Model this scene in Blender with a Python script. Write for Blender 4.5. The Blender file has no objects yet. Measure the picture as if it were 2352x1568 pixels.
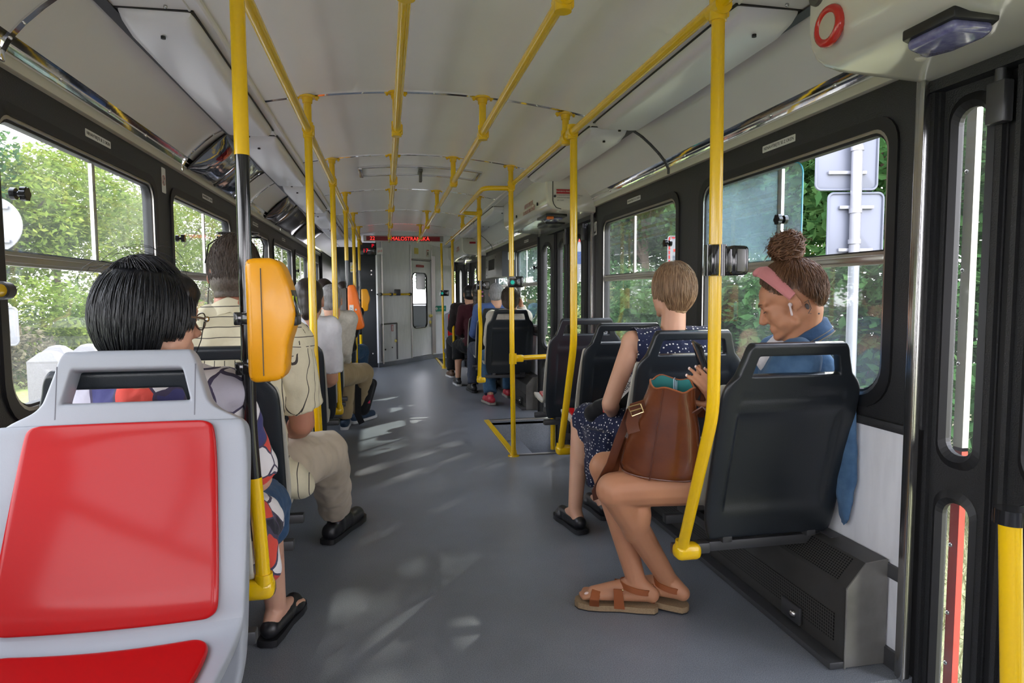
import bpy, bmesh, math, random
from math import sin, cos, pi, radians, sqrt, atan2
from mathutils import Vector as V, Matrix as M, noise, Quaternion
import numpy as np

SC = bpy.context.scene
COL = SC.collection
random.seed(7)

# ---------------------------------------------------------------- camera
cam_d = bpy.data.cameras.new('camera'); cam = bpy.data.objects.new('camera', cam_d); COL.objects.link(cam)
cam_d.sensor_width = 36.0; cam_d.lens = 1500.0 / 2352 * 36.0; cam_d.clip_start = 0.05; cam_d.clip_end = 400
YAW, PITCH, ROLL = radians(10.9), radians(-4.1), radians(0.3)
f_ = V((sin(YAW)*cos(PITCH), cos(YAW)*cos(PITCH), sin(PITCH)))
r0 = V((cos(YAW), -sin(YAW), 0)); u0 = r0.cross(f_)
u_ = u0*cos(ROLL) + r0*sin(ROLL); r_ = r0*cos(ROLL) - u0*sin(ROLL)
cam.matrix_world = M(((r_.x, u_.x, -f_.x, 0), (r_.y, u_.y, -f_.y, 0), (r_.z, u_.z, -f_.z, 1.12), (0, 0, 0, 1)))
SC.camera = cam

# ---------------------------------------------------------------- sky, sun, exposure
SC.view_settings.view_transform = 'Standard'; SC.view_settings.look = 'None'
SC.view_settings.gamma = 1.0; SC.view_settings.use_curve_mapping = False
SC.view_settings.exposure = 0.93
w = bpy.data.worlds.new('sky'); SC.world = w; w.use_nodes = True
nt = w.node_tree; nt.nodes.clear()
wo = nt.nodes.new('ShaderNodeOutputWorld'); bg = nt.nodes.new('ShaderNodeBackground')
tc = nt.nodes.new('ShaderNodeTexCoord'); sp = nt.nodes.new('ShaderNodeSeparateXYZ'); rp = nt.nodes.new('ShaderNodeValToRGB')
nt.links.new(tc.outputs['Generated'], sp.inputs[0]); nt.links.new(sp.outputs['Z'], rp.inputs[0])
e = rp.color_ramp.elements
e[0].position = 0.0; e[0].color = (1.0, 0.955, 1.0, 1); e[1].position = 0.8; e[1].color = (0.80, 0.83, 1.0, 1)
nt.links.new(rp.outputs[0], bg.inputs[0]); bg.inputs[1].default_value = 5.0
nt.links.new(bg.outputs[0], wo.inputs[0])
sun_d = bpy.data.lights.new('sun', 'SUN'); sun = bpy.data.objects.new('sun', sun_d); COL.objects.link(sun)
sun_d.energy = 6.0; sun_d.angle = radians(0.8); sun_d.color = (1.0, 0.93, 0.80)
SUN_DIR = V((0.60, 0.62, 0.56)).normalized()           # towards the sun
sun.rotation_mode = 'QUATERNION'; sun.rotation_quaternion = SUN_DIR.to_track_quat('Z', 'Y')
SC.cycles.use_denoising = True
SC.cycles.max_bounces = 10; SC.cycles.diffuse_bounces = 5; SC.cycles.glossy_bounces = 3
SC.cycles.transparent_max_bounces = 14; SC.cycles.transmission_bounces = 4
SC.cycles.use_adaptive_sampling = True; SC.cycles.adaptive_threshold = 0.02
SC.cycles.caustics_reflective = False; SC.cycles.caustics_refractive = False
SC.cycles.sample_clamp_indirect = 6.0

# ---------------------------------------------------------------- materials
MAT = {}
def mat(name, col=(.5, .5, .5), rough=.5, metal=0., coat=0., spec=.5, noise_=None, bump=None, emit=None, sheen=0., aniso=None):
    """plain principled material; noise_=(scale, colour2, contrast) mixes a second colour; bump=(scale, strength)"""
    m = bpy.data.materials.new(name); m.use_nodes = True; n = m.node_tree.nodes; L = m.node_tree.links
    b = n['Principled BSDF']
    b.inputs['Base Color'].default_value = (*col, 1); b.inputs['Roughness'].default_value = rough
    b.inputs['Metallic'].default_value = metal; b.inputs['Coat Weight'].default_value = coat
    b.inputs['Coat Roughness'].default_value = .08
    b.inputs['Specular IOR Level'].default_value = spec
    b.inputs['Sheen Weight'].default_value = sheen
    if emit: b.inputs['Emission Color'].default_value = (*emit[0], 1); b.inputs['Emission Strength'].default_value = emit[1]
    t = n.new('ShaderNodeTexCoord')
    if noise_:
        x = n.new('ShaderNodeTexNoise'); x.inputs['Scale'].default_value = noise_[0]; x.inputs['Detail'].default_value = 6
        L.new(t.outputs['Object'], x.inputs['Vector'])
        r = n.new('ShaderNodeValToRGB'); c = noise_[2]
        r.color_ramp.elements[0].position = .5 - c; r.color_ramp.elements[0].color = (*col, 1)
        r.color_ramp.elements[1].position = .5 + c; r.color_ramp.elements[1].color = (*noise_[1], 1)
        L.new(x.outputs['Fac'], r.inputs[0]); L.new(r.outputs[0], b.inputs['Base Color'])
    if bump:
        x = n.new('ShaderNodeTexNoise'); x.inputs['Scale'].default_value = bump[0]; x.inputs['Detail'].default_value = 4
        mp = n.new('ShaderNodeMapping'); L.new(t.outputs['Object'], mp.inputs[0]); L.new(mp.outputs[0], x.inputs['Vector'])
        if aniso: mp.inputs['Scale'].default_value = aniso
        bp = n.new('ShaderNodeBump'); bp.inputs['Strength'].default_value = bump[1]; bp.inputs['Distance'].default_value = .01
        L.new(x.outputs['Fac'], bp.inputs['Height']); L.new(bp.outputs[0], b.inputs['Normal'])
    MAT[name] = m
    return m
def nodes_of(m): return m.node_tree.nodes, m.node_tree.links, m.node_tree.nodes['Principled BSDF']

mat('yellow paint', (.80, .50, .004), .22, coat=.3)
mat('black gloss', (.012, .012, .013), .12, coat=.5)
mat('black plastic', (.016, .016, .018), .35)
mat('rubber', (.010, .010, .011), .5)
mat('seat dark', (.0135, .017, .021), .30, bump=(420, .10))
mat('seat dark rough', (.020, .024, .028), .45, bump=(420, .15))
mat('seat grey', (.29, .305, .335), .36, bump=(500, .03))
mat('seat liner', (.44, .42, .36), .4)
mat('seam', (.12, .12, .14), .6)
mat('wall dark', (.022, .0225, .024), .42, bump=(260, .25))
mat('ceiling white', (.86, .845, .85), .32, noise_=(2.2, (.80, .785, .79), .25))
mat('cove white', (.79, .77, .765), .33, noise_=(3, (.75, .73, .725), .3))
mat('white enamel', (.74, .72, .65), .14, coat=.6)
mat('cream', (.60, .57, .48), .4)
mat('chrome', (.82, .82, .83), .07, metal=1., bump=(5, .10), aniso=(1, .9, 1))
mat('steel', (.55, .54, .53), .24, metal=1.)
mat('aluminium', (.48, .46, .43), .33, metal=1.)
mat('dark steel', (.10, .10, .105), .38, metal=.6)
mat('frame steel', (.065, .066, .07), .42, metal=.4)
mat('lamp cover', (.84, .84, .89), .30, coat=.15)
mat('red pad', (.37, .0025, .0035), .30, coat=.22, spec=.2)
mat('red gloss', (.62, .03, .02), .2, coat=.4)
mat('red label', (.45, .02, .03), .5)
mat('white label', (.72, .71, .67), .5)
mat('faded red ink', (.45, .24, .22), .6)
mat('grey ink', (.38, .36, .33), .6)
mat('dark ink', (.05, .05, .05), .6)
mat('black ink', (.01, .01, .01), .6)
mat('green label', (.01, .24, .17), .5)
mat('yellow label', (.75, .62, .16), .5)
mat('validator yellow', (.78, .33, .001), .32, coat=.1)
mat('validator orange', (.82, .17, .012), .35)
mat('display glass', (.02, .022, .025), .1, coat=.4)
mat('blue lens', (.16, .16, .36), .18, coat=.5, noise_=(60, (.26, .26, .48), .2))
mat('amber lens', (.7, .16, .02), .25)
mat('lamp green', (.0, .22, .17), .3, emit=((.0, .5, .38), .25))
mat('led red', (.4, .0, .0), .5, emit=((1.0, .04, .03), 1.0))
mat('led dim', (.3, .0, .0), .5, emit=((1.0, .0, .02), .5))
mat('led panel', (.10, .002, .004), .3, emit=((.6, .0, .01), .02))
mat('lime mark', (.5, .75, .02), .5)
mat('cabinet', (.035, .04, .046), .35)
mat('gunmetal', (.13, .13, .125), .38, metal=.3)

# grey flecked floor vinyl
m = mat('floor vinyl', (.14, .15, .165), .40); n, L, b = nodes_of(m)
t = n.new('ShaderNodeTexCoord')
v = n.new('ShaderNodeTexNoise'); v.inputs['Scale'].default_value = 330; v.inputs['Detail'].default_value = 2
L.new(t.outputs['Object'], v.inputs['Vector'])
v2 = n.new('ShaderNodeTexNoise'); v2.inputs['Scale'].default_value = 1.7; v2.inputs['Detail'].default_value = 8; v2.inputs['Roughness'].default_value = .65
L.new(t.outputs['Object'], v2.inputs['Vector'])
r = n.new('ShaderNodeValToRGB'); r.color_ramp.elements[0].position = .35; r.color_ramp.elements[0].color = (.138, .151, .176, 1)
r.color_ramp.elements[1].position = .65; r.color_ramp.elements[1].color = (.262, .280, .312, 1)
L.new(v.outputs['Fac'], r.inputs[0])
mx = n.new('ShaderNodeMixRGB'); mx.blend_type = 'MULTIPLY'; mx.inputs[0].default_value = .6
r2 = n.new('ShaderNodeValToRGB'); r2.color_ramp.elements[0].position = .3; r2.color_ramp.elements[0].color = (.62, .62, .62, 1)
r2.color_ramp.elements[1].position = .65; r2.color_ramp.elements[1].color = (1.1, 1.1, 1.1, 1)
L.new(v2.outputs['Fac'], r2.inputs[0]); L.new(r.outputs[0], mx.inputs[1]); L.new(r2.outputs[0], mx.inputs[2]); L.new(mx.outputs[0], b.inputs['Base Color'])
mr = n.new('ShaderNodeMapRange'); mr.inputs[3].default_value = .26; mr.inputs[4].default_value = .46
L.new(v2.outputs['Fac'], mr.inputs[0]); L.new(mr.outputs[0], b.inputs['Roughness'])
bp = n.new('ShaderNodeBump'); bp.inputs['Strength'].default_value = .12; bp.inputs['Distance'].default_value = .003
L.new(v.outputs['Fac'], bp.inputs['Height']); L.new(bp.outputs[0], b.inputs['Normal'])

# marbled white laminate
m = mat('laminate', (.6, .6, .6), .36); n, L, b = nodes_of(m)
t = n.new('ShaderNodeTexCoord'); mp = n.new('ShaderNodeMapping'); mp.inputs['Rotation'].default_value = (radians(50), radians(30), radians(10)); mp.inputs['Scale'].default_value = (2.2, 13, 2.2)
L.new(t.outputs['Object'], mp.inputs[0])
v = n.new('ShaderNodeTexNoise'); v.inputs['Scale'].default_value = 2.1; v.inputs['Detail'].default_value = 5; v.inputs['Distortion'].default_value = .5
L.new(mp.outputs[0], v.inputs['Vector'])
r = n.new('ShaderNodeValToRGB'); r.color_ramp.elements[0].position = .36; r.color_ramp.elements[0].color = (.80, .80, .83, 1)
r.color_ramp.elements[1].position = .6; r.color_ramp.elements[1].color = (.86, .86, .89, 1)
L.new(v.outputs['Fac'], r.inputs[0]); L.new(r.outputs[0], b.inputs['Base Color'])

# window glass: clear, dust and reflection haze in its colour, with a surface reflection
def glass(name, tint, dust, refl, dustcol=(.75, .8, .82)):
    m = bpy.data.materials.new(name); m.use_nodes = True; n = m.node_tree.nodes; L = m.node_tree.links; n.clear()
    o = n.new('ShaderNodeOutputMaterial'); tr = n.new('ShaderNodeBsdfTransparent'); tr.inputs[0].default_value = (*tint, 1)
    d = n.new('ShaderNodeBsdfDiffuse'); d.inputs[0].default_value = (*dustcol, 1)
    tl = n.new('ShaderNodeBsdfTranslucent'); tl.inputs[0].default_value = (*dustcol, 1)
    ad = n.new('ShaderNodeMixShader'); ad.inputs[0].default_value = .5; L.new(d.outputs[0], ad.inputs[1]); L.new(tl.outputs[0], ad.inputs[2])
    g = n.new('ShaderNodeBsdfGlossy'); g.inputs['Roughness'].default_value = .02
    t = n.new('ShaderNodeTexCoord'); nz = n.new('ShaderNodeTexNoise'); nz.inputs['Scale'].default_value = 3.5; nz.inputs['Detail'].default_value = 7
    L.new(t.outputs['Object'], nz.inputs['Vector'])
    mr = n.new('ShaderNodeMapRange'); mr.inputs[1].default_value = .35; mr.inputs[2].default_value = .7; mr.inputs[3].default_value = dust*.35; mr.inputs[4].default_value = dust
    L.new(nz.outputs['Fac'], mr.inputs[0])
    m1 = n.new('ShaderNodeMixShader'); L.new(mr.outputs[0], m1.inputs[0]); L.new(tr.outputs[0], m1.inputs[1]); L.new(ad.outputs[0], m1.inputs[2])
    lw = n.new('ShaderNodeLayerWeight'); lw.inputs[0].default_value = .5
    pw = n.new('ShaderNodeMath'); pw.operation = 'POWER'; pw.inputs[1].default_value = 4.0; L.new(lw.outputs['Facing'], pw.inputs[0])
    mu = n.new('ShaderNodeMath'); mu.operation = 'MULTIPLY_ADD'; mu.inputs[1].default_value = .55*refl; mu.inputs[2].default_value = .035*refl; mu.use_clamp = True; L.new(pw.outputs[0], mu.inputs[0])
    m2 = n.new('ShaderNodeMixShader'); L.new(mu.outputs[0], m2.inputs[0]); L.new(m1.outputs[0], m2.inputs[1]); L.new(g.outputs[0], m2.inputs[2])
    L.new(m2.outputs[0], o.inputs[0]); MAT[name] = m
glass('glass', (.96, .985, .975), .05, 1.3)
glass('glass dusty haze', (.90, .96, .97), .16, 1.3, (.62, .78, .88))
mat('glass edge', (.10, .42, .60), .15)
glass('plexiglass', (.80, .80, .82), .05, 3.0)

# ---------------------------------------------------------------- geometry helpers
def rot4(q): return q.to_matrix().to_4x4() if isinstance(q, Quaternion) else q.to_4x4()
class MB:
    """collects shapes; build() links them as ONE mesh object"""
    def __init__(s): s.bm = bmesh.new()
    def _loop(s, pts): return [s.bm.verts.new(p) for p in pts]
    def face(s, pts):
        try: return s.bm.faces.new(s._loop(pts))
        except ValueError: return None
    def rings(s, rings, close=True, cap0=True, cap1=True):
        vs = [s._loop(r) for r in rings]; n = len(vs[0])
        for a, b in zip(vs, vs[1:]):
            for i in range(n if close else n - 1):
                j = (i + 1) % n
                s.bm.faces.new((a[i], a[j], b[j], b[i]))
        if close and cap0: s.bm.faces.new(list(reversed(vs[0])))
        if close and cap1: s.bm.faces.new(vs[-1])
        return s
    def box(s, c, d, rot=None, bev=0., seg=2):
        t = bmesh.new(); bmesh.ops.create_cube(t, size=1)
        for v in t.verts: v.co = V((v.co.x*d[0], v.co.y*d[1], v.co.z*d[2]))
        if bev: bmesh.ops.bevel(t, geom=t.edges[:], offset=bev, segments=seg, affect='EDGES', profile=.5)
        mtx = M.Translation(V(c)) @ (rot4(rot) if rot else M.Identity(4))
        s.add(t, mtx); return s
    def add(s, t, mtx=M.Identity(4)):
        mp = {}
        for v in t.verts: mp[v] = s.bm.verts.new(mtx @ v.co)
        for f in t.faces:
            try: s.bm.faces.new([mp[v] for v in f.verts])
            except ValueError: pass
        t.free(); return s
    def tube(s, pts, r, n=12, caps=True):
        """round tube along points (parallel transport); r number or list"""
        pts = [V(p) for p in pts]; k = len(pts); rr = r if isinstance(r, (list, tuple)) else [r]*k
        t0 = (pts[1]-pts[0]).normalized(); a = t0.orthogonal().normalized(); rings = []
        for i in range(k):
            t = (pts[min(i+1, k-1)]-pts[max(i-1, 0)]).normalized()
            a = (a - t*a.dot(t)).normalized(); b = t.cross(a)
            rings.append([pts[i] + (a*cos(2*pi*j/n) + b*sin(2*pi*j/n))*rr[i] for j in range(n)])
        return s.rings(rings, True, caps, caps)
    def cyl(s, p0, p1, r, r1=None, n=16): return s.tube([p0, p1], [r, r if r1 is None else r1], n)
    def ell(s, c, rad, rot=None, seg=20, rg=12):
        t = bmesh.new(); bmesh.ops.create_uvsphere(t, u_segments=seg, v_segments=rg, radius=1)
        mtx = M.Translation(V(c)) @ (rot4(rot) if rot else M.Identity(4)) @ M.Diagonal((*rad, 1))
        return s.add(t, mtx)
    def cap(s, p0, p1, r0, r1, n=14):
        """capsule-like limb piece: two spheres and a cone between"""
        p0, p1 = V(p0), V(p1)
        s.ell(p0, (r0,)*3, None, n, 10); s.ell(p1, (r1,)*3, None, n, 10)
        if (p1-p0).length > 1e-5: s.tube([p0, p1], [r0, r1], n)
        return s
    def prism(s, poly, axis, a, b, bev=0., seg=2):
        """extrude a 2D polygon along an axis ('X','Y','Z') from a to b"""
        def P(u, v, w): return {'X': (w, u, v), 'Y': (u, w, v), 'Z': (u, v, w)}[axis]
        t = bmesh.new(); va = [t.verts.new(P(u, v, a)) for u, v in poly]; vb = [t.verts.new(P(u, v, b)) for u, v in poly]
        n = len(poly); t.faces.new(va); t.faces.new(list(reversed(vb)))
        for i in range(n):
            j = (i+1) % n; t.faces.new((va[j], va[i], vb[i], vb[j]))
        bmesh.ops.recalc_face_normals(t, faces=t.faces[:])
        if bev: bmesh.ops.bevel(t, geom=t.edges[:], offset=bev, segments=seg, affect='EDGES', profile=.5)
        return s.add(t)
    def build(s, name, material, parent=None, smooth=True, loc=None, ang=38):
        me = bpy.data.meshes.new(name); bmesh.ops.recalc_face_normals(s.bm, faces=s.bm.faces[:])
        s.bm.to_mesh(me); s.bm.free()
        o = bpy.data.objects.new(name, me); COL.objects.link(o)
        me.materials.append(MAT[material] if isinstance(material, str) else material)
        if smooth: shade(me, ang)
        if parent is not None: o.parent = parent
        if loc is not None: o.location = loc
        return o
def shade(me, ang=38):
    me.polygons.foreach_set('use_smooth', [True]*len(me.polygons))
    try: me.set_sharp_from_angle(angle=radians(ang))
    except Exception: pass
def rounded_rect(y0, y1, z0, z1, r, n=6):
    rs = r if isinstance(r, (list, tuple)) else (r,)*4     # corners: (y1,z1),(y0,z1),(y0,z0),(y1,z0)
    out = []
    for (cy, cz, a0, q) in ((y1, z1, 0, rs[0]), (y0, z1, 90, rs[1]), (y0, z0, 180, rs[2]), (y1, z0, 270, rs[3])):
        sy = -1 if cy == y1 else 1; sz = -1 if cz == z1 else 1
        for i in range(n+1):
            a = radians(a0 + 90*i/n); out.append((cy + sy*q + q*cos(a), cz + sz*q + q*sin(a)))
    return out
def rect_ring(y0, y1, z0, z1, inner):
    """points on an outer rectangle matching an inner rounded_rect loop (made by rounded_rect)"""
    n = len(inner)//4; out = []
    cor = ((y1, z1), (y0, z1), (y0, z0), (y1, z0))
    for q in range(4):
        for i in range(n):
            y, z = inner[q*n+i]; cy, cz = cor[q]; k = (n-1)/2
            if q in (0, 2): first = i < k; mid = abs(i-k) < .6
            else: first = i > k; mid = abs(i-k) < .6
            if mid: out.append((cy, cz))
            elif first: out.append((cy, z))
            else: out.append((y, cz))
    return out
def tag(o, label=None, cat=None, group=None, kind=None):
    if label: o['label'] = label
    if cat: o['category'] = cat
    if group: o['group'] = group
    if kind: o['kind'] = kind
    return o
def thing(name, label, cat, loc=(0, 0, 0), group=None):
    o = bpy.data.objects.new(name, None); o.empty_display_size = .1; COL.objects.link(o); o.location = loc
    return tag(o, label, cat, group)
def struct(o): o['kind'] = 'structure'; return o
def copy_tree(o, parent=None):
    c = o.copy(); COL.objects.link(c)
    if parent is not None: c.parent = parent
    for ch in o.children: copy_tree(ch, c)
    return c
def text_mesh(s, body, size, origin, right, up, depth=.0006, align='CENTER'):
    """add lettering to an MB"""
    cu = bpy.data.curves.new('t', 'FONT'); cu.body = body; cu.size = size; cu.align_x = align; cu.align_y = 'CENTER'; cu.extrude = depth; cu.resolution_u = 3
    o = bpy.data.objects.new('t', cu); me = evaluated_mesh(o)
    t = bmesh.new(); t.from_mesh(me); right, up = V(right).normalized(), V(up).normalized(); nn = right.cross(up)
    o_ = V(origin)
    mtx = M(((right.x, up.x, nn.x, o_.x), (right.y, up.y, nn.y, o_.y), (right.z, up.z, nn.z, o_.z), (0, 0, 0, 1)))
    s.add(t, mtx); bpy.data.objects.remove(o); bpy.data.curves.remove(cu); bpy.data.meshes.remove(me)
    return s
WORK = bpy.data.scenes.new('work')                     # scratch scene, removed at the end
def evaluated_mesh(o):
    """mesh with modifiers applied, evaluated alone"""
    WORK.collection.objects.link(o); vl = WORK.view_layers[0]; vl.update()
    m2 = bpy.data.meshes.new_from_object(o.evaluated_get(vl.depsgraph)); WORK.collection.objects.unlink(o)
    return m2
def blob(mb, name, material, parent=None, voxel=.008, smooth=4, displace=None):
    """fuse everything collected in an MB into one continuous skin"""
    me = bpy.data.meshes.new(name); mb.bm.to_mesh(me); mb.bm.free()
    o = bpy.data.objects.new(name, me)
    rm = o.modifiers.new('r', 'REMESH'); rm.mode = 'VOXEL'; rm.voxel_size = voxel; rm.adaptivity = 0
    if smooth: sm = o.modifiers.new('s', 'SMOOTH'); sm.factor = .5; sm.iterations = smooth
    m2 = evaluated_mesh(o); COL.objects.link(o)
    o.modifiers.clear(); o.data = m2; bpy.data.meshes.remove(me); m2.name = name
    if displace:
        nv = len(m2.vertices); ca = np.empty(nv*3, 'f'); na = np.empty(nv*3, 'f'); m2.vertices.foreach_get('co', ca); m2.vertices.foreach_get('normal', na)
        ca = ca.reshape(-1, 3); na = na.reshape(-1, 3)
        for i in range(nv): ca[i] += np.array(displace(V(ca[i]), V(na[i])))
        m2.vertices.foreach_set('co', ca.ravel()); m2.update()
    m2.materials.clear(); m2.materials.append(MAT[material] if isinstance(material, str) else material)
    m2.polygons.foreach_set('use_smooth', [True]*len(m2.polygons))
    if parent is not None: o.parent = parent
    return o
# ================================================================ the tram body
XL, XR, XC = -1.0, 1.47, .235
def mx_(x): return 2*XC - x                                     # mirror across the centre line
ZB, ZT = .735, 1.735                                            # dark window band, bottom and top
WZ0, WZ1, WZM = .785, 1.625, 1.225                              # window opening

# floor with the stairwells cut out
mb = MB()
X0, X1 = XL-.02, XR+.02
wells = ((.86, .22, 1.58), (.86, 4.42, 5.69), (.86, 10.0, 11.6))
ys = sorted({-2.6, 12.2} | {v for w_ in wells for v in w_[1:]})
for a, b in zip(ys, ys[1:]):
    inw = any(w_[1] <= a and b <= w_[2] for w_ in wells)
    xr = .86 if inw else X1
    mb.box(((X0+xr)/2, (a+b)/2, -.02), (xr-X0, b-a, .04))
struct(mb.build('floor', 'floor vinyl', smooth=False))
# steps and sides of the wells
for i, (xw, a, b) in enumerate(wells):
    mb = MB()
    mb.box(((.86+1.62)/2, (a+b)/2, -.36), (.80, b-a+.04, .04))
    mb.box((1.02, (a+b)/2, -.27), (.30, b-a, .16))
    mb.box((.85, (a+b)/2, -.19), (.02, b-a, .34)); 
    for y in (a-.01, b+.01): mb.box((1.17, y, -.19), (.64, .02, .34))
    struct(mb.build('trim_%d' % (i+1), 'floor vinyl', smooth=False))
    mb = MB()
    mb.box((.862, (a+b)/2, .004), (.045, b-a+.02, .012), bev=.003)
    struct(mb.build('trim_%d' % (i+4), 'yellow paint', smooth=False))
    mb = MB(); mb.box((1.17, b+.012, .003), (.60, .035, .010)) if i else None; mb.box((1.17, a-.012, .003), (.60, .03, .010))
    struct(mb.build('trim_%d' % (i+7), 'aluminium', smooth=False))

# ---- side walls: dark band with window openings, laminate below
def wall_band(side, bays, solids, y0, y1):
    x = XR if side > 0 else XL; xo = x + .05*side
    mb = MB()
    for (a, b, wa, wb) in bays:                                 # bay limits and window limits
        inn = rounded_rect(wa, wb, WZ0, WZ1, (.075, .075, .11, .11))
        out = rect_ring(a, b, ZB, ZT, inn); n = len(inn)
        for xx in (x, xo):
            for k in range(n):
                j = (k+1) % n
                mb.face([(xx, *inn[k]), (xx, *inn[j]), (xx, *out[j]), (xx, *out[k])])
        for k in range(n):
            j = (k+1) % n
            mb.face([(x, *inn[k]), (x, *inn[j]), (xo, *inn[j]), (xo, *inn[k])])
    for a, b in solids: mb.box(((x+xo)/2, (a+b)/2, (ZB+ZT)/2), (.05, b-a, ZT-ZB))
    return mb
win_n = [0]
def window(side, a, b, div, knob, slide=None, dusty=False, open_=None):
    """a glazed window: gasket, frame, rail, divider, fixed and sliding panes, knob"""
    win_n[0] += 1; s = side; x = XR if s > 0 else XL
    root = bpy.data.objects.new('window_%d' % win_n[0], None); COL.objects.link(root); root.location = (x, (a+b)/2, WZM); struct(root)
    off = V((-x, -(a+b)/2, -WZM))
    def P(xx, p): return V((xx, *p)) + off
    def band(o1, o2, xa, xb, name, m):
        i1, i2 = rounded_rect(a+o1, b-o1, WZ0+o1, WZ1-o1, (.075-o1*.6,)*2+(.11-o1*.6,)*2), rounded_rect(a+o2, b-o2, WZ0+o2, WZ1-o2, (.075-o2*.6,)*2+(.11-o2*.6,)*2)
        q = MB(); n = len(i1)
        for k in range(n):
            j = (k+1) % n
            q.face([P(xa, i1[k]), P(xa, i1[j]), P(xa, i2[j]), P(xa, i2[k])])
            q.face([P(xb, i1[k]), P(xb, i1[j]), P(xb, i2[j]), P(xb, i2[k])])
            q.face([P(xa, i2[k]), P(xa, i2[j]), P(xb, i2[j]), P(xb, i2[k])])
            q.face([P(xa, i1[k]), P(xa, i1[j]), P(xb, i1[j]), P(xb, i1[k])])
        bmesh.ops.remove_doubles(q.bm, verts=q.bm.verts[:], dist=1e-5)
        q.build(name, m, root, True)
    band(-.022, .012, x-.008*s, x+.03*s, 'gasket', 'rubber')
    band(.010, .022, x-.004*s, x+.004*s, 'window_frame', 'aluminium'); band(.014, .030, x+.004*s, x+.03*s, 'inner_gasket', 'rubber')
    q = MB()
    q.box(V((x+.010*s, (a+b)/2, WZM))+off, (.024, b-a-.05, .020), bev=.003)
    q.box(V((x+.014*s, (a+b)/2, WZM+.014))+off, (.02, b-a-.05, .012)); q.box(V((x+.014*s, (a+b)/2, WZM-.014))+off, (.02, b-a-.05, .008))
    q.build('mid_rail', 'aluminium', root)
    q = MB(); q.box(V((x+.018*s, (a+b)/2, WZM+.0225))+off, (.012, b-a-.06, .006)); q.build('rail_gasket', 'rubber', root)
    zt = WZ1-.026
    q = MB(); q.box(V((x+.016*s, div, (WZM+zt)/2))+off, (.012, .022, zt-WZM-.02)); q.build('divider', 'aluminium', root)
    q = MB(); q.box(V((x+.020*s, div+.017, (WZM+zt)/2))+off, (.012, .012, zt-WZM-.02)); q.build('divider_gasket', 'rubber', root)
    q = MB(); q.prism([(p[0]+off.y, p[1]+off.z) for p in rounded_rect(a+.02, b-.02, WZ0+.015, WZM-.01, (.01, .01, .09, .09))], 'X', x+.022*s+off.x, x+.026*s+off.x)
    q.build('lower_pane', 'glass', root, False)
    # sliding pane and fixed upper pane
    sl = slide or (a+.022, div); fx = (div, b-.022) if sl[0] < div-.1 else (a+.022, div)
    if open_ is None:
        q = MB(); q.box(V((x+.024*s, (fx[0]+fx[1])/2, (WZM+zt)/2))+off, (.004, fx[1]-fx[0], zt-WZM-.015)); q.build('upper_pane', 'glass dusty haze' if dusty else 'glass', root, False)
    rr = rounded_rect(sl[0], sl[1], WZM+.012, zt-.002, (.006, .05, .006, .006) if dusty else .02)
    q = MB(); q.prism([(p[0]+off.y, p[1]+off.z) for p in rr], 'X', x+.007*s+off.x, x+.011*s+off.x); q.build('sliding_pane', 'glass dusty haze' if dusty else 'glass', root, False)
    if open_ is not None:
        q = MB(); q.box(V((x+.024*s, (open_[0]+open_[1])/2, (WZM+zt)/2))+off, (.004, open_[1]-open_[0], zt-WZM-.015)); q.build('upper_pane', 'glass dusty haze', root, False)
        e1 = [p for p in rr if p[0] < sl[0]+.051]
        q = MB(); q.tube([P(x+.009*s, p) for p in e1], .003, 6); q.build('pane_edge', 'glass edge', root)
    ky, kz = knob
    q = MB(); o = V((x+.009*s, ky, kz))+off
    q.cyl(o, o+V((-.012*s, 0, 0)), .017, .016, 14); q.cyl(o+V((-.010*s, 0, 0)), o+V((-.030*s, 0, 0)), .0075, .0075, 10)
    for k in range(6):
        an = k*pi/3; q.cyl(o+V((-.026*s, .012*cos(an), .012*sin(an))), o+V((-.040*s, .012*cos(an), .012*sin(an))), .009, .0085, 10)
    q.cyl(o+V((-.026*s, 0, 0)), o+V((-.041*s, 0, 0)), .017, .016, 14)
    q.build('knob', 'black gloss', root)
    return root
# right side
bR = ((1.585, 3.01, 1.70, 2.885), (3.01, 4.44, 3.14, 4.315), (6.12, 7.50, 6.22, 7.36), (7.50, 8.95, 7.62, 8.80), (-2.6, -1.15, -2.45, -1.28), (-1.15, .16, -1.0, .04))
mb = wall_band(1, bR, ((1.56, 1.585), (4.44, 4.50), (6.09, 6.12), (8.95, 10.15)), -2.6, 10.15)
struct(mb.build('wall_right', 'wall dark', smooth=False))
window(1, 1.70, 2.885, 2.28, (2.235, 1.395), slide=(2.14, 2.86), dusty=True, open_=(2.28, 2.86))
window(1, 3.14, 4.315, 3.77, (3.24, 1.385))
window(1, 6.22, 7.36, 6.86, (6.33, 1.385), dusty=True); window(1, 7.62, 8.80, 8.25, (7.72, 1.385), dusty=True)
window(1, -1.0, .04, -.5, (-.9, 1.385)); window(1, -2.45, -1.28, -1.9, (-2.35, 1.385))
# left side
bL = []; y = 1.845
for k in range(6): bL.append((y+k*1.447, y+(k+1)*1.447, y+k*1.447+.115, y+k*1.447+1.337))
bL += [(.398, 1.845, .513, 1.735), (-1.049, .398, -.934, .288), (-2.6, -1.049, -2.48, -1.17)]
mb = wall_band(-1, bL, ((10.527, 10.6),), -2.6, 10.6)
struct(mb.build('wall_left', 'wall dark', smooth=False))
for (a, b, wa, wb) in bL: window(-1, wa, wb, wa+.63, (wa+.095, 1.405), slide=(wa+.025, wa+.63))
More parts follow.
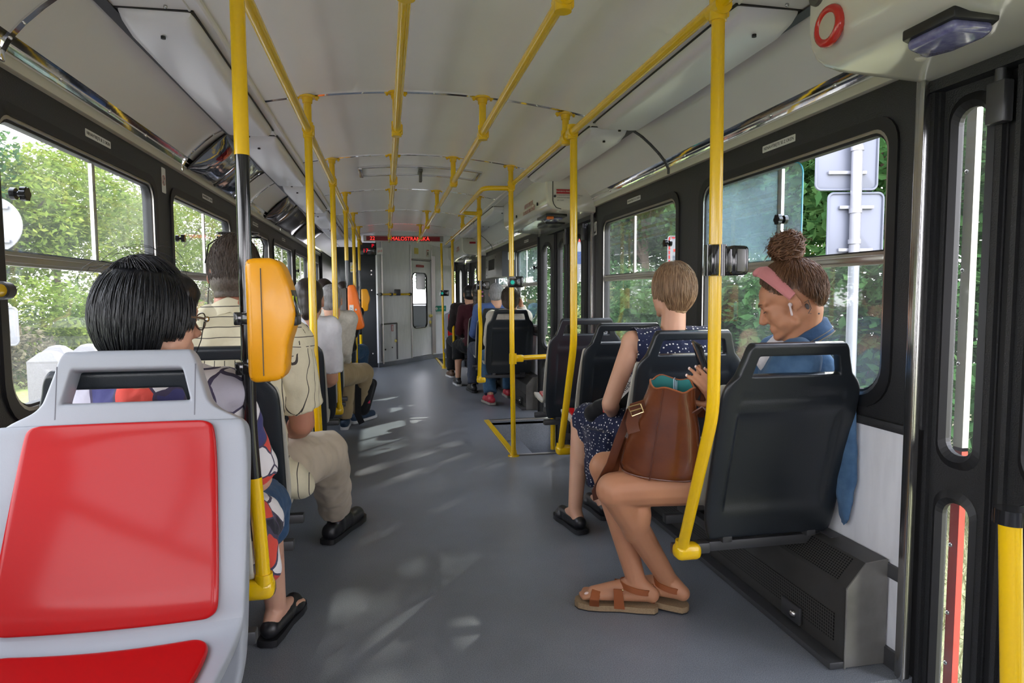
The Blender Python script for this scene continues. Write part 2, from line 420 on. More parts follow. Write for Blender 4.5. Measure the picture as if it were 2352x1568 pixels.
# lower walls, sill ledge, floor strips
for s, x, spans in ((1, XR, ((-2.6, .20), (1.60, 4.40), (6.12, 10.1))), (-1, XL, ((-2.6, 10.5),))):
    mb = MB(); sl = MB(); bs = MB(); wr = MB()
    for a, b in spans:
        mb.box((x+.02*s, (a+b)/2, ZB/2), (.04, b-a, ZB))
        sl.box((x-.004*s, (a+b)/2, ZB-.012), (.018, b-a, .028), bev=.005)
        bs.box((x-.006*s, (a+b)/2, .028), (.012, b-a, .056))
        wr.box((x-.005*s, (a+b)/2, .292), (.01, b-a, .042), bev=.002)
        y = a+.1
        while y < b:
            for z in (.028, .292): wr.ell((x-.012*s, y, z), (.004, .007, .007), None, 8, 6)
            y += .23
    nm = 'right' if s > 0 else 'left'
    struct(mb.build('wall_%s_lower' % nm, 'laminate', smooth=False)); struct(sl.build('trim_sill_%s' % nm, 'wall dark'))
    struct(bs.build('baseboard_%s' % nm, 'dark steel')); struct(wr.build('trim_rail_%s' % nm, 'dark steel'))

# ---- ceiling, lamp ledges, coves, strips
YA, YB = -2.6, 12.4
def arch(x): return 1.963 + .074*(1-((x-XC)/.745)**2)
xs = [XC-.745 + 1.49*k/28 for k in range(29)]
mb = MB()
mb.rings([[(x, yy, arch(x)) for x in xs] + [(x, yy, arch(x)+.05) for x in reversed(xs)] for yy in (YA, YB)])
struct(mb.build('ceiling', 'ceiling white', smooth=False))
cove = [(.975, 1.975), (.985, 1.958), (1.235, 1.955), (1.252, 1.950), (1.30, 1.922), (1.345, 1.886), (1.394, 1.840), (1.428, 1.800), (1.447, 1.765)]
for s, nm in ((1, 'right'), (-1, 'left')):
    f = (lambda x: x) if s > 0 else mx_
    mb = MB(); pr = cove[1:4]
    mb.rings([[(f(x), yy, z) for x, z in pr] + [(f(x), yy, z+.06) for x, z in reversed(pr)] for yy in (YA, YB)])
    struct(mb.build('ceiling_ledge_%s' % nm, 'cove white', smooth=False))
    mb = MB(); pr = cove[3:]
    mb.rings([[(f(x), yy, z) for x, z in pr] + [(f(x+.04), yy, z+.05) for x, z in reversed(pr)] for yy in (YA, YB)])
    struct(mb.build('wall_%s_cove' % nm, 'cove white', ang=60))
    mb = MB(); mb.tube([(f(.98), YA, 1.962), (f(.98), YB, 1.962)], .010, 8); mb.tube([(f(1.02), YA, 1.957), (f(1.02), YB, 1.957)], .004, 6)
    struct(mb.build('trim_cornice_%s' % nm, 'cove white'))
    mb = MB(); mb.box((f(1.238), (YA+YB)/2, 1.948), (.030, YB-YA, .008), Quaternion((0, 1, 0), radians(14*s)))
    struct(mb.build('trim_ledge_%s' % nm, 'dark steel'))
    mb = MB(); pr = [(1.425, 1.808), (1.440, 1.788), (1.4465, 1.768), (1.452, 1.768), (1.445, 1.79), (1.43, 1.81)]
    mb.rings([[(f(x-.005), yy, z) for x, z in pr] for yy in (YA, YB)])
    y = YA+.2
    while y < 10.3:
        mb.ell((f(1.435), y, 1.787), (.006, .010, .008), None, 8, 6); y += .36
    struct(mb.build('trim_chrome_%s' % nm, 'chrome', ang=50))
    mb = MB(); mb.box((f(1.462), (YA+YB)/2, 1.751), (.028, YB-YA, .034), bev=.004)
    struct(mb.build('trim_cream_%s' % nm, 'cream'))
# roof skin closing the top and outer sides so that no light leaks in
mb = MB(); mb.box((XC, (YA+YB)/2, 2.11), (2.6, YB-YA, .04))
for s in (1, -1): mb.box((XC+1.275*s, (YA+YB)/2, 1.93), (.05, YB-YA, .40))
struct(mb.build('roof_skin', 'cream', smooth=False))
# chrome strips across the ceiling
STRIPS = (.2, 1.66, 3.06, 4.40, 5.80, 7.20, 8.60, 9.55)
for i, yy in enumerate(STRIPS):
    mb = MB(); mb.rings([[(x, y2, arch(x)-.002) for x in xs] + [(x, y2, arch(x)+.01) for x in reversed(xs)] for y2 in (yy-.013, yy+.013)])
    for k in range(2, 28, 3): mb.ell((xs[k], yy, arch(xs[k])-.003), (.005, .005, .002), None, 8, 5)
    struct(mb.build('trim_ceiling_%d' % i, 'chrome', ang=50))
# chrome ribs on the coves
for s, yl in ((1, (3.21, 6.5, 8.9)), (-1, (1.98, 3.53, 5.1, 6.6))):
    f = (lambda x: x) if s > 0 else mx_
    for i, yy in enumerate(yl):
        mb = MB(); pr = cove[3:]
        mb.rings([[(f(x-.004), y2, z-.003) for x, z in pr] + [(f(x+.004), y2, z+.004) for x, z in reversed(pr)] for y2 in (yy-.011, yy+.011)])
        mb.box((f(1.447), yy, 1.762), (.012, .02, .05), bev=.003)
        for k in (4, 6, 7): mb.ell((f(cove[k][0]-.006), yy, cove[k][1]-.003), (.004, .005, .005), None, 8, 5)
        struct(mb.build('trim_cove_rib_%s_%d' % ('right' if s > 0 else 'left', i), 'chrome' if s < 0 else 'dark steel', ang=60))
# rear end behind the camera: a wide rear window opening
mb = MB()
mb.box((XC, -2.62, .47), (2.5, .04, .94)); mb.box((XC, -2.62, 1.80), (2.5, .04, .50))
for x in (XL+.1, XC, XR-.1): mb.box((x, -2.62, 1.2), (.2 if x != XC else .06, .04, 1.3))
struct(mb.build('wall_rear', 'wall dark', smooth=False))

# ---------------------------------------------------------------- cab partition at the front
PA, PB, PC = V((-.12, 10.30, 0)), V((.42, 11.02, 0)), V((.80, 11.55, 0)); PD = V((1.24, 12.0, 0))
def panel(mb, p, q, z0, z1, th=.03):
    d = (q-p).normalized(); n_ = V((-d.y, d.x, 0))*th
    mb.rings([[(p.x, p.y, z0), (q.x, q.y, z0), (q.x+n_.x, q.y+n_.y, z0), (p.x+n_.x, p.y+n_.y, z0)], [(p.x, p.y, z1), (q.x, q.y, z1), (q.x+n_.x, q.y+n_.y, z1), (p.x+n_.x, p.y+n_.y, z1)]])
mb = MB(); panel(mb, PA, PB, .07, 2.05); panel(mb, PB, PC, 1.72, 2.05); panel(mb, PC, PD, .07, 2.05); struct(mb.build('wall_front', 'laminate', smooth=False))
mb = MB(); panel(mb, PA, PB, 0, .075, .02); panel(mb, PB, PC, 0, .075, .02); panel(mb, PC, PD, 0, .075, .02); struct(mb.build('baseboard_front', 'floor vinyl', smooth=False))
mb = MB()
for p, z0 in ((PB, .07), (PC, .07)): mb.box((p.x, p.y-.012, (z0+1.95)/2), (.014, .014, 1.95-z0))
dd = (PB-PA).normalized(); pp = PA+dd*.10; mb.box((pp.x+.012, pp.y-.012, 1.0), (.018, .018, 1.9)); panel(mb, PB+V((0, -.012, 0)), PC+V((0, -.012, 0)), 1.712, 1.73, .01)
mb.box((PC.x+.03, PC.y-.03, .95), (.05, .03, 1.7))
struct(mb.build('trim_front', 'aluminium'))
# cab door with a rounded window
d = (PC-PB); wd = d.length; d.normalize(); nn = V((-d.y, d.x, 0))
droot = bpy.data.objects.new('door_4', None); COL.objects.link(droot); struct(droot)
def onp(u, v, k): q = PB + d*u + nn*k; return (q.x, q.y, v)
inn = rounded_rect(.03, wd-.16, .56, 1.50, .09); out = rect_ring(.012, wd-.012, .085, 1.70, inn)
mb = MB(); n = len(inn)
for k_ in (.004, .03):
    for i in range(n):
        j = (i+1) % n; mb.face([onp(*inn[i], k_), onp(*inn[j], k_), onp(*out[j], k_), onp(*out[i], k_)])
for i in range(n):
    j = (i+1) % n; mb.face([onp(*inn[i], .004), onp(*inn[j], .004), onp(*inn[j], .03), onp(*inn[i], .03)])
mb.build('leaf', 'laminate', droot, False)
i2 = rounded_rect(.045, wd-.175, .575, 1.485, .08); mb = MB()
for i in range(n):
    j = (i+1) % n; mb.face([onp(*inn[i], -.004), onp(*inn[j], -.004), onp(*i2[j], -.004), onp(*i2[i], -.004)])
    mb.face([onp(*i2[i], -.004), onp(*i2[j], -.004), onp(*i2[j], .02), onp(*i2[i], .02)]); mb.face([onp(*inn[i], -.004), onp(*inn[j], -.004), onp(*inn[j], .02), onp(*inn[i], .02)])
mb.build('window_gasket', 'rubber', droot)
mb = MB(); mb.face([onp(*p, .015) for p in inn]); mb.build('window_pane', 'glass', droot, False)
mb = MB(); c = V(onp(wd-.075, .70, 0)); mb.box(c, (.045, .03, .26), bev=.005); mb.build('lock_plate', 'aluminium', droot)
mb = MB(); mb.ell(c+V((.01, -.03, .06)), (.035, .03, .03)); mb.ell(c+V((0, -.025, -.05)), (.022, .012, .03)); mb.build('door_handle', 'yellow label', droot)
# front bulkhead of the cab with the windscreen opening
mb = MB(); mb.box((XC, 13.4, .45), (2.6, .06, 1.0)); mb.box((XC, 13.4, 1.85), (2.6, .06, .5))
struct(mb.build('wall_windscreen', 'wall dark', smooth=False))
mb = MB(); mb.box((.4, 12.95, .72), (1.7, .6, .42), bev=.05); tag(mb.build('dashboard', 'seat grey'), 'pale driver dashboard glimpsed through the cab door window', 'dashboard')
mb = MB(); mb.box((XL+.02, 12, 1.3), (.04, 2.8, 1.6)); mb.box((1.47, 12.9, 1.3), (.04, .9, 1.6)); struct(mb.build('wall_cab', 'wall dark', smooth=False))
mb = MB(); mb.box((XC, 12.9, 2.0), (2.6, 1.1, .06)); mb.box((XC, 12.9, -.02), (2.6, 1.5, .04)); struct(mb.build('ceiling_cab', 'wall dark', smooth=False))

# ---------------------------------------------------------------- folding doors
def door_leaf(root, p, q, slots, m='wall dark', th=.035, z0=-.32, z1=1.66):
    """one narrow folding leaf from plan point p to q with rounded window slots (z0,z1)"""
    p, q = V((*p, 0)), V((*q, 0)); d = q-p; wd = d.length; d.normalize(); n_ = V((-d.y, d.x, 0))
    if n_.x < 0: n_ = -n_
    def on(u, v, k): t = p + d*u + n_*k; return (t.x, t.y, v)
    mb = MB(); gk = MB(); gl = MB(); zs = [z0] + [(a[1]+b[0])/2 for a, b in zip(slots, slots[1:])] + [z1]
    for (a, b), za, zb in zip(slots, zs, zs[1:]):
        inn = rounded_rect(wd*.24, wd*.76, a, b, wd*.24); out = rect_ring(0, wd, za, zb, inn); n = len(inn)
        i2 = rounded_rect(wd*.29, wd*.71, a+.016, b-.016, wd*.20); io = rounded_rect(wd*.17, wd*.83, a-.02, b+.02, wd*.28)
        for k in (0, th):
            for i in range(n):
                j = (i+1) % n; mb.face([on(*inn[i], k), on(*inn[j], k), on(*out[j], k), on(*out[i], k)])
        for i in range(n):
            j = (i+1) % n; mb.face([on(*inn[i], 0), on(*inn[j], 0), on(*inn[j], th), on(*inn[i], th)])
            gk.face([on(*io[i], -.001), on(*io[j], -.001), on(*inn[j], -.010), on(*inn[i], -.010)])
            gk.face([on(*inn[i], -.010), on(*inn[j], -.010), on(*i2[j], .006), on(*i2[i], .006)])
            gk.face([on(*i2[i], .006), on(*i2[j], .006), on(*i2[j], .02), on(*i2[i], .02)])
        gl.face([on(*x, .018) for x in i2])
    for u in (0, wd): mb.face([on(u, z0, 0), on(u, z1, 0), on(u, z1, th), on(u, z0, th)])
    for z in (z0, z1): mb.face([on(0, z, 0), on(wd, z, 0), on(wd, z, th), on(0, z, th)])
    for u in (.012, wd-.012): mb.box(on(u, (z0+z1)/2, -.006), (.014, .014, z1-z0), None)
    mb.build('leaf', m, root, False); gk.build('window_gasket', 'rubber', root); gl.build('window_pane', 'glass', root, False)
for i, leaves in enumerate((
        (((1.495, 1.572), (1.505, 1.372)), ((1.505, 1.345), (1.47, 1.08)), ((1.50, .86), (1.51, .56)), ((1.51, .53), (1.50, .24))),
        (((1.50, 4.53), (1.53, 4.86)), ((1.53, 4.88), (1.50, 5.26)), ((1.50, 5.30), (1.50, 5.68)), ((1.50, 5.70), (1.42, 6.05))),
        (((1.44, 10.20), (1.50, 10.60)), ((1.50, 10.62), (1.43, 11.1)), ((1.43, 11.15), (1.38, 11.6)), ((1.38, 11.62), (1.27, 12.0))))):
    root = bpy.data.objects.new('door_%d' % (i+1), None); COL.objects.link(root); struct(root)
    for p, q in leaves: door_leaf(root, p, q, ((-.30, .565), (.665, 1.615)) if i == 0 else ((-.25, .52), (.62, 1.58)))
    mb = MB(); a, b = leaves[0][0][1], leaves[-1][1][1]
    mb.box((1.49, (a+b)/2, 1.685), (.06, abs(b-a)+.1, .05)); mb.build('header', 'wall dark', root, False)
    mb = MB()
    for p, q in leaves[:2]: mb.box((q[0]-.03, q[1], 1.58), (.03, .05, .10), bev=.004); mb.cyl((q[0]-.03, q[1], 1.6), (q[0]-.03, q[1], 1.66), .012)
    mb.build('hinge', 'dark steel', root)
# bright corner strips beside the doors
for y, x in ((1.583, 1.452), (4.495, 1.452), (6.105, 1.452)):
    mb = MB(); mb.box((x+.005, y, .86), (.030, .030, 1.72), bev=.006); mb.box((x-.012, y-.012, .86), (.006, .02, 1.72), bev=.002)
    struct(mb.build('trim_door_post', 'steel'))
mb = MB(); mb.box((1.525, 1.585, .70), (.06, .035, 2.05)); mb.box((1.52, 1.36, .70), (.02, .03, 2.0)); struct(mb.build('trim_door_seal', 'rubber', smooth=False))
# red and cream bodywork edge outside the rear door
mb = MB(); mb.box((1.585, 1.545, 1.20), (.02, .030, 1.05)); ob = mb.build('door_flap', 'cream', smooth=False)
tag(ob, 'cream over red body edge seen through the rear door window', 'tram body panel')
mb = MB(); mb.box((1.585, 1.545, .17), (.02, .030, 1.03)); mb.build('red_panel', 'red gloss', ob, False)
for z in (1.45, 1.18, .92, .55, .40, .2, .05): mb = MB(); mb.ell((1.573, 1.552, z), (.004, .006, .006), None, 8, 6); mb.build('screw', 'steel', ob)
# ================================================================ seats
def interp(tab, z):
    for (a, p), (b, q) in zip(tab, tab[1:]):
        if z <= b: return p + (q-p)*max(0, (z-a))/(b-a)
    return tab[-1][1]
def subd(o, thick, lv=2, off=0.):
    if thick: s = o.modifiers.new('s', 'SOLIDIFY'); s.thickness = thick; s.offset = off; s.use_even_offset = True
    m_ = o.modifiers.new('d', 'SUBSURF'); m_.levels = lv; m_.render_levels = lv; m_.boundary_smooth = 'ALL'
    o.data.polygons.foreach_set('use_smooth', [True]*len(o.data.polygons))
def grid_mesh(rows, skip=None):
    mb = MB(); vs = [[mb.bm.verts.new(p) for p in r] for r in rows]
    for i in range(len(rows)-1):
        for j in range(len(rows[0])-1):
            if skip and skip(i, j): continue
            mb.bm.faces.new((vs[i][j], vs[i][j+1], vs[i+1][j+1], vs[i+1][j]))
    for v in [v for v in mb.bm.verts if not v.link_faces]: mb.bm.verts.remove(v)
    return mb
YP = [(.33, .118), (.45, .100), (.60, .062), (.80, .012), (.86, -.002), (.98, -.026)]
def make_seat(name, label, dark=True, hb=.190, ht=.166, group=None):
    root = thing(name, label, 'seat', group=group)
    m_back = 'seat dark' if dark else 'seat grey'; m_lin = 'seat liner' if dark else 'seat grey'
    HW = [(.335, .205), (.35, .218), (.40, .228), (.46, .232), (.78, .232), (.815, .230), (.838, .224), (.856, hb+.022), (.875, hb+.003), (.90, hb-.006), (.935, ht+.006), (.955, ht+.002), (.974, ht-.012)]
    zs = [.335, .35, .40, .43, .46, .60, .745, .765, .785, .800, .815, .838, .856, .869, .877, .885, .927, .934, .943, .958, .974]
    us = [-1, -.95, -.86, -.80, -.76, -.70, -.3, 0, .3, .70, .76, .80, .86, .95, 1]
    rows = []
    for z in zs:
        h = interp(HW, z); y0 = interp(YP, z); r = []
        for u in us:
            y = y0
            if dark and .43 < z < .76 and abs(u) < .8: y += .016
            if dark and .80 <= z < .83 and abs(u) < .8: y += .005
            if dark and abs(u) > .97 and z < .86: y += .006
            r.append((u*h, y, z))
        rows.append(r)
    hole = lambda i, j: zs[i] >= .876 and zs[i+1] <= .935 and us[j] >= -.77 and us[j+1] <= .77
    o = grid_mesh(rows, hole).build('back_shell', m_back, root); subd(o, .034 if dark else .05)
    # inner liner: back, crease, pan and front lip
    path = [(.012, .845), (.018, .80), (.052, .70), (.085, .60), (.118, .50), (.135, .455), (.165, .432), (.22, .424), (.32, .424), (.44, .438), (.505, .442), (.530, .428), (.538, .40)]
    if not dark: path = [(y, z+.045*max(0, (.845-z))/.39) for y, z in path]
    hw = [.224, .233, .238, .240, .240, .238, .235, .231, .227, .222, .214, .205, .198]
    uu = [-1, -.96, -.8, -.4, 0, .4, .8, .96, 1]
    def lin(i, u, k=0.):
        (y, z), h = path[i], hw[i]; dip = .016*(1-min(1, abs(u))**2)
        if i < 5: return (u*h, y+.024-dip*.6+k, z)
        return (u*h, y+.01, z-dip+k)
    o = grid_mesh([[lin(i, u) for u in uu] for i in range(len(path))]).build('liner', m_lin, root); subd(o, .016)
    def pad(idx, hws, nm, lift):
        rws = []
        for q, i in enumerate(idx):
            i0 = int(i); t = i-i0; i1 = min(i0+1, len(path)-1); r = []
            for u in (-1, -.94, -.7, -.35, 0, .35, .7, .94, 1):
                uu_ = u*hws[q]
                a, b = V(lin(i0, uu_/hw[i0])), V(lin(i1, uu_/hw[i1])); p = a.lerp(b, t); r.append((p.x, p.y+(lift if i < 5.2 else lift*.2), p.z+(0 if i < 5.2 else lift)))
            rws.append(r)
        oo = grid_mesh(rws).build(nm, 'red pad', root); subd(oo, .012, 3)
    k_ = .92 if dark else 1.0
    pad([.15, .25, .7, 1.5, 2.3, 3.2, 4.0, 4.45, 4.6] if dark else [.0, .1, .5, 1.3, 2.2, 3.2, 4.05, 4.5, 4.65], [.145, .166, .172, .178, .184, .190, .194, .190, .17] if not dark else [.165, .192, .194, .198, .202, .206, .208, .205, .185], 'back_pad', .013)
    pad([6.0, 6.25, 7, 8, 9, 9.8, 10.1], [.15, .186, .192, .19, .186, .18, .15], 'seat_pad', .012)
    if not dark:
        for s in (-1, 1): mb = MB(); mb.tube([(s*.128, interp(YP, z)+.0247, z) for z in (.852, .87, .89, .91, .93, .948)], .0016, 6); mb.build('seam', 'seam', root)
    return root
def seat_frame(side, parent, x_in):
    """cross tubes from the wall, braces and the flat bracket"""
    s = side; w_ = .245
    mb = MB()
    mb.box(((x_in*s), .13, .303), (.0, 0, 0)) if False else None
    a, b = x_in, .253
    for y in (.135, .40): mb.box(((a+b)/2*s, y, .305), (abs(b-a), .034, .034), bev=.006)
    for x in (-.15, .15): mb.box((x, .27, .335), (.035, .34, .03), bev=.005)
    mb.box((.225*s, .27, .300), (.05, .40, .05), bev=.004)
    mb.build('frame', 'frame steel', parent)
    for y in (.135, .40): mb = MB(); mb.cyl((.2*s, y-.02, .305), (.2*s, y-.032, .305), .016, .014, 12); mb.build('frame_bolt', 'steel', parent)
proto = make_seat('tram_seat', 'x', True); seat_frame(1, proto, -.235)
SEATR = [(1.215, 1.78, 'charcoal seat with light rim under the woman in denim, nearest on the right'),
         (1.222, 2.48, 'charcoal seat carrying the woman in the polka dot dress'),
         (1.215, 3.18, 'empty charcoal seat with red cushion, second from the middle door'),
         (1.212, 3.88, 'empty dark seat with reddish back beside the middle door'),
         (1.195, 6.28, 'charcoal seat under the short-haired passenger leaning on a hand'),
         (1.195, 6.98, 'charcoal seat of the grey-haired man in blue'),
         (1.195, 7.68, 'charcoal seat of the passenger in a maroon cardigan'),
         (1.195, 8.38, 'charcoal seat of the man in a dark jacket')]
for i, (x, y, lb) in enumerate(SEATR):
    o = proto if i == 0 else copy_tree(proto)
    o.location = (x, y, 0); o['label'] = lb; o['group'] = 'charcoal tram seats'
for i, xi in ((0, -.315), (2, -.325)):
    o = [c for c in bpy.data.objects if c.get('label') == SEATR[i][2]][0]; q = MB(); q.box(((xi-.22)/2, .125, .305), (-xi-.19, .036, .036), bev=.006); q.build('pole_bracket', 'frame steel', o)
for i, (y, lb) in enumerate([(1.475, 'black seat of the woman in the floral blouse, behind the red seat'), (2.06, 'charcoal seat of the man in the striped shirt'), (2.75, 'charcoal seat hidden in front of the striped-shirt man'),
        (3.50, 'charcoal seat of the passenger in the white T-shirt'), (4.17, 'charcoal seat between white T-shirt passenger and khaki-trousered man'), (4.88, 'charcoal seat of the man in khaki trousers'),
        (5.60, 'charcoal seat beside the pole with the orange box'), (6.95, 'charcoal seat farthest forward along the left windows')]):
    o = copy_tree(proto); o.location = (-.555 if i else -.530, y, 0); o.scale.x = 1 if i else .86; o['label'] = lb; o['group'] = 'charcoal tram seats'
    for ch in list(o.children):
        if ch.name.startswith('frame'): bpy.data.objects.remove(ch)
    seat_frame(-1, o, -.245)
    q = MB(); q.box((-.35, .27, .305), (.20, .05, .05)); q.build('wall_bracket', 'frame steel', o)
near = make_seat('tram_seat', 'large pale grey seat with shiny red pads, facing the camera', False, .152, .128, 'grey and red tram seats')
near.location = (-.50, 1.40, 0); near.rotation_euler = (0, 0, pi); near.scale = (.97, 1, 1.04); seat_frame(1, near, -.2)
far = copy_tree(near); far.location = (1.08, 9.75, 0); far.scale = (1, 1, 1.0); far['label'] = 'distant pale grey seat with red back, beside the man in dark jacket'

# ================================================================ poles and rails
RZ = 1.868; RL = .0172
def flange(mb, x, y, z=None):
    z = arch(x) if z is None else z
    mb.cyl((x, y, z-.008), (x, y, z), .036, .038, 18); mb.cyl((x, y, z-.03), (x, y, z-.008), .0215, .0235, 16)
    for s in (-1, 1): mb.ell((x+.040*s, y, z-.004), (.012, .012, .008), None, 10, 6); mb.cyl((x+.040*s, y, z-.016), (x+.040*s, y, z-.004), .006, .006, 8)
def tee(mb, x, y, z, d=(0, 1, 0)):
    d = V(d); mb.cyl(V((x, y, z))-d*.030, V((x, y, z))+d*.030, .0235, None, 16); mb.cyl((x, y, z-.032), (x, y, z+.034), .0225, None, 16); mb.box((x+.018, y, z), (.020, .020, .046), bev=.004)
def pole(label, pts, joint=None, sleeve=None, base='clamp', ctop=True, group='yellow vertical poles'):
    root = thing('handrail_pole', label, 'pole', pts[-1], group); off = -V(pts[-1])
    P = [V(p)+off for p in pts]
    def path(p0, p1, rr, m_, nm):
        # slice of the polyline between heights p0 > p1
        out = []
        def at(z):
            for a, b in zip(P, P[1:]):
                if a.z >= z >= b.z: return a.lerp(b, (a.z-z)/(a.z-b.z) if a.z != b.z else 0)
            return P[-1]
        out = [at(p0)] + [q for q in P if p0 > q.z > p1] + [at(p1)]
        # soften the bend
        sm = []
        for i, q in enumerate(out):
            if 0 < i < len(out)-1:
                a, c = out[i-1], out[i+1]
                k = min(.06, (q-a).length*.4, (c-q).length*.4)
                u, v_ = q+(a-q).normalized()*k, q+(c-q).normalized()*k
                for t in (0, .25, .5, .75, 1): sm.append(u*(1-t)**2 + q*2*t*(1-t) + v_*t*t)
            else: sm.append(q)
        q = MB(); q.tube(sm, rr, 16); return q.build(nm, m_, root)
    ztop, zbot = P[0].z, P[-1].z
    if sleeve:
        s0, s1 = sleeve[0]+off.z, sleeve[1]+off.z
        path(ztop, s0, RL, 'yellow paint', 'upper_tube'); path(s0, s1, RL*.93, 'black gloss', 'black_sleeve'); path(s1, zbot, RL, 'yellow paint', 'lower_tube')
    else: path(ztop, zbot, RL, 'yellow paint', 'tube')
    if ctop: q = MB(); flange(q, P[0].x, P[0].y, P[0].z); q.build('ceiling_flange', 'yellow paint', root)
    if joint: q = MB(); tee(q, *(V(joint)+off)); q.build('rail_joint', 'yellow paint', root)
    q = MB(); b = P[-1]
    if base == 'clamp':
        s = 1 if pts[-1][0] > 0 else -1
        q.box((b.x+.018*s, b.y+.004, b.z-.008), (.085, .056, .050), bev=.018, seg=3); q.cyl((b.x, b.y, b.z), (b.x, b.y, b.z+.03), .0235, .021, 16)
        q.build('foot_clamp', 'yellow paint', root)
    elif base == 'floor':
        q.cyl((b.x, b.y, b.z), (b.x, b.y, b.z+.008), .042, .038, 18); q.cyl((b.x, b.y, b.z), (b.x, b.y, b.z+.04), .026, .021, 16); q.build('floor_flange', 'yellow paint', root)
    return root
LX = -.323
pole('yellow pole with long black sleeve carrying the near ticket validator', [(LX, 1.65, arch(LX)), (LX-.004, 1.65, .80), (LX+.016, 1.65, .41)], (LX, 1.65, RZ-.02), (1.449, .680))
pole('plain yellow pole behind the striped-shirt man, running to the ceiling', [(LX, 3.06, arch(LX)), (LX, 3.06, .9), (LX+.014, 3.06, .40)], (LX, 3.06, RZ-.02))
pole('plain yellow pole ending beside the khaki-trousered man', [(LX, 4.40, arch(LX)), (LX, 4.40, .75), (LX+.012, 4.40, .37)], (LX, 4.40, RZ-.02))
pole('yellow pole with black middle carrying the orange box', [(LX, 5.80, arch(LX)), (LX, 5.80, .75), (LX+.01, 5.80, .36)], (LX, 5.80, RZ-.02), (1.42, .60))
pole('thin far yellow pole between the orange and distant yellow boxes', [(LX, 7.20, arch(LX)), (LX, 7.20, .7), (LX, 7.20, .36)], (LX, 7.20, RZ-.02))
pole('far yellow pole with black middle carrying the distant yellow validator', [(LX, 8.60, arch(LX)), (LX, 8.60, .7), (LX, 8.60, .36)], (LX, 8.60, RZ-.02), (1.44, .62))
RX = .862
pole('yellow bent pole in front of the woman in denim', [(RX, 1.62, arch(RX)), (RX+.006, 1.62, .80), (.905, 1.875, .315)], (RX, 1.62, RZ-.01))
pole('yellow pole with foot clamp beside the empty seats', [(RX+.008, 2.98, RZ), (RX+.010, 2.98, .88), (.892, 3.29, .308)], (RX, 2.98, RZ), ctop=False)
pole('yellow pole standing on the floor at the stairwell corner', [(.845, 4.40, arch(.845)), (.847, 4.40, .8), (.855, 4.40, .0)], (.845, 4.40, RZ-.02), base='floor')
pole('yellow bent pole at the front end of the stairwell', [(.826, 5.80, arch(.826)), (.824, 5.80, .95), (.838, 5.84, .84), (.826, 5.88, .35)], (.826, 5.80, RZ-.02))
pole('yellow pole beside the passenger in maroon', [(.868, 8.60, RZ), (.868, 8.60, .8), (.878, 8.60, .32)], (.868, 8.60, RZ-.02), ctop=False)
pole('slim far yellow pole rising from the floor by the front door', [(.84, 9.98, 1.90), (.85, 9.98, .9), (.862, 9.98, 0)], None, None, 'floor', ctop=False)
def rail(label, pts, hangers, hx, gp='yellow overhead rails'):
    root = thing('overhead_rail', label, 'handrail', pts[0], gp); off = -V(pts[0])
    sm = []
    P = [V(p)+off for p in pts]
    for i, q in enumerate(P):
        if 0 < i < len(P)-1:
            a, c = P[i-1], P[i+1]; k = min(.07, (q-a).length*.4, (c-q).length*.4); u, v_ = q+(a-q).normalized()*k, q+(c-q).normalized()*k
            for t in (0, .25, .5, .75, 1): sm.append(u*(1-t)**2 + q*2*t*(1-t) + v_*t*t)
        else: sm.append(q)
    q = MB(); q.tube(sm, .0165, 16); q.build('tube', 'yellow paint', root)
    for y in hangers:
        q = MB(); z = arch(hx); q.cyl(V((hx, y, z))+off, V((hx, y, RZ-.03))+off, .0165, None, 14); q.build('hanger', 'yellow paint', root)
        q = MB(); flange(q, hx+off.x, y+off.y, z+off.z); q.build('ceiling_flange', 'yellow paint', root)
        q = MB(); tee(q, hx+off.x, y+off.y, RZ+off.z); q.build('rail_joint', 'yellow paint', root)
    return root
rail('overhead yellow rail along the left poles', [(LX, -2.4, RZ-.02), (LX, 9.5, RZ-.02)], (), LX)
rail('overhead yellow rail, left of the two in the middle', [(.062, -2.4, RZ), (.062, 9.35, RZ)], (.2, 1.66, 3.06, 4.40, 5.80, 7.20, 8.60), .062)
rail('overhead yellow rail, right of the two in the middle', [(.456, -2.4, RZ), (.456, 9.35, RZ)], (.2, 1.66, 3.06, 4.40, 5.80, 7.20, 8.60), .456)
rail('overhead yellow rail on the right, stepping inward past the middle door', [(RX, -2.4, RZ), (RX, 4.40, RZ), ], (.2, 3.09), RX)
rail('short overhead yellow rail set inward beside the middle door', [(.845, 4.40, RZ-.03), (.66, 4.42, RZ-.03), (.66, 5.78, RZ-.03), (.826, 5.80, RZ-.03)], (), .66)
rail('far overhead yellow rail on the right, beyond the middle door', [(.826, 5.80, RZ-.04), (.86, 9.4, RZ-.02)], (7.20,), .842)
# low bar across the stairwell side, window bar on the left, door grab pole
o = thing('barrier_bar', 'short horizontal yellow bar from the stairwell pole to the seat', 'handrail', (.85, 4.42, .68))
q = MB(); q.cyl((0, .0, 0), (.30, .03, .006), .0175, None, 16); q.build('tube', 'yellow paint', o)
q = MB(); q.cyl((.003, -.02, -.036), (.003, -.02, .036), .026, None, 16); q.box((.045, -.008, 0), (.07, .036, .050), bev=.01); q.build('clamp', 'yellow paint', o)
q = MB(); q.cyl((.30, .03, -.66), (.30, .03, .05), .0175, None, 14); q.build('post', 'yellow paint', o)
o = thing('window_bar', 'yellow grab bar with black end cap across the near left window', 'handrail', (-.935, 1.86, 1.137))
q = MB(); q.cyl((0, -2.2, 0), (0, -.02, 0), .0172, None, 16); q.build('tube', 'yellow paint', o)
q = MB(); q.cyl((0, -.035, 0), (0, .0, 0), .0235, .022, 16); q.cyl((0, -.018, 0), (-.06, -.018, 0), .012, None, 10); q.build('end_cap', 'black plastic', o)
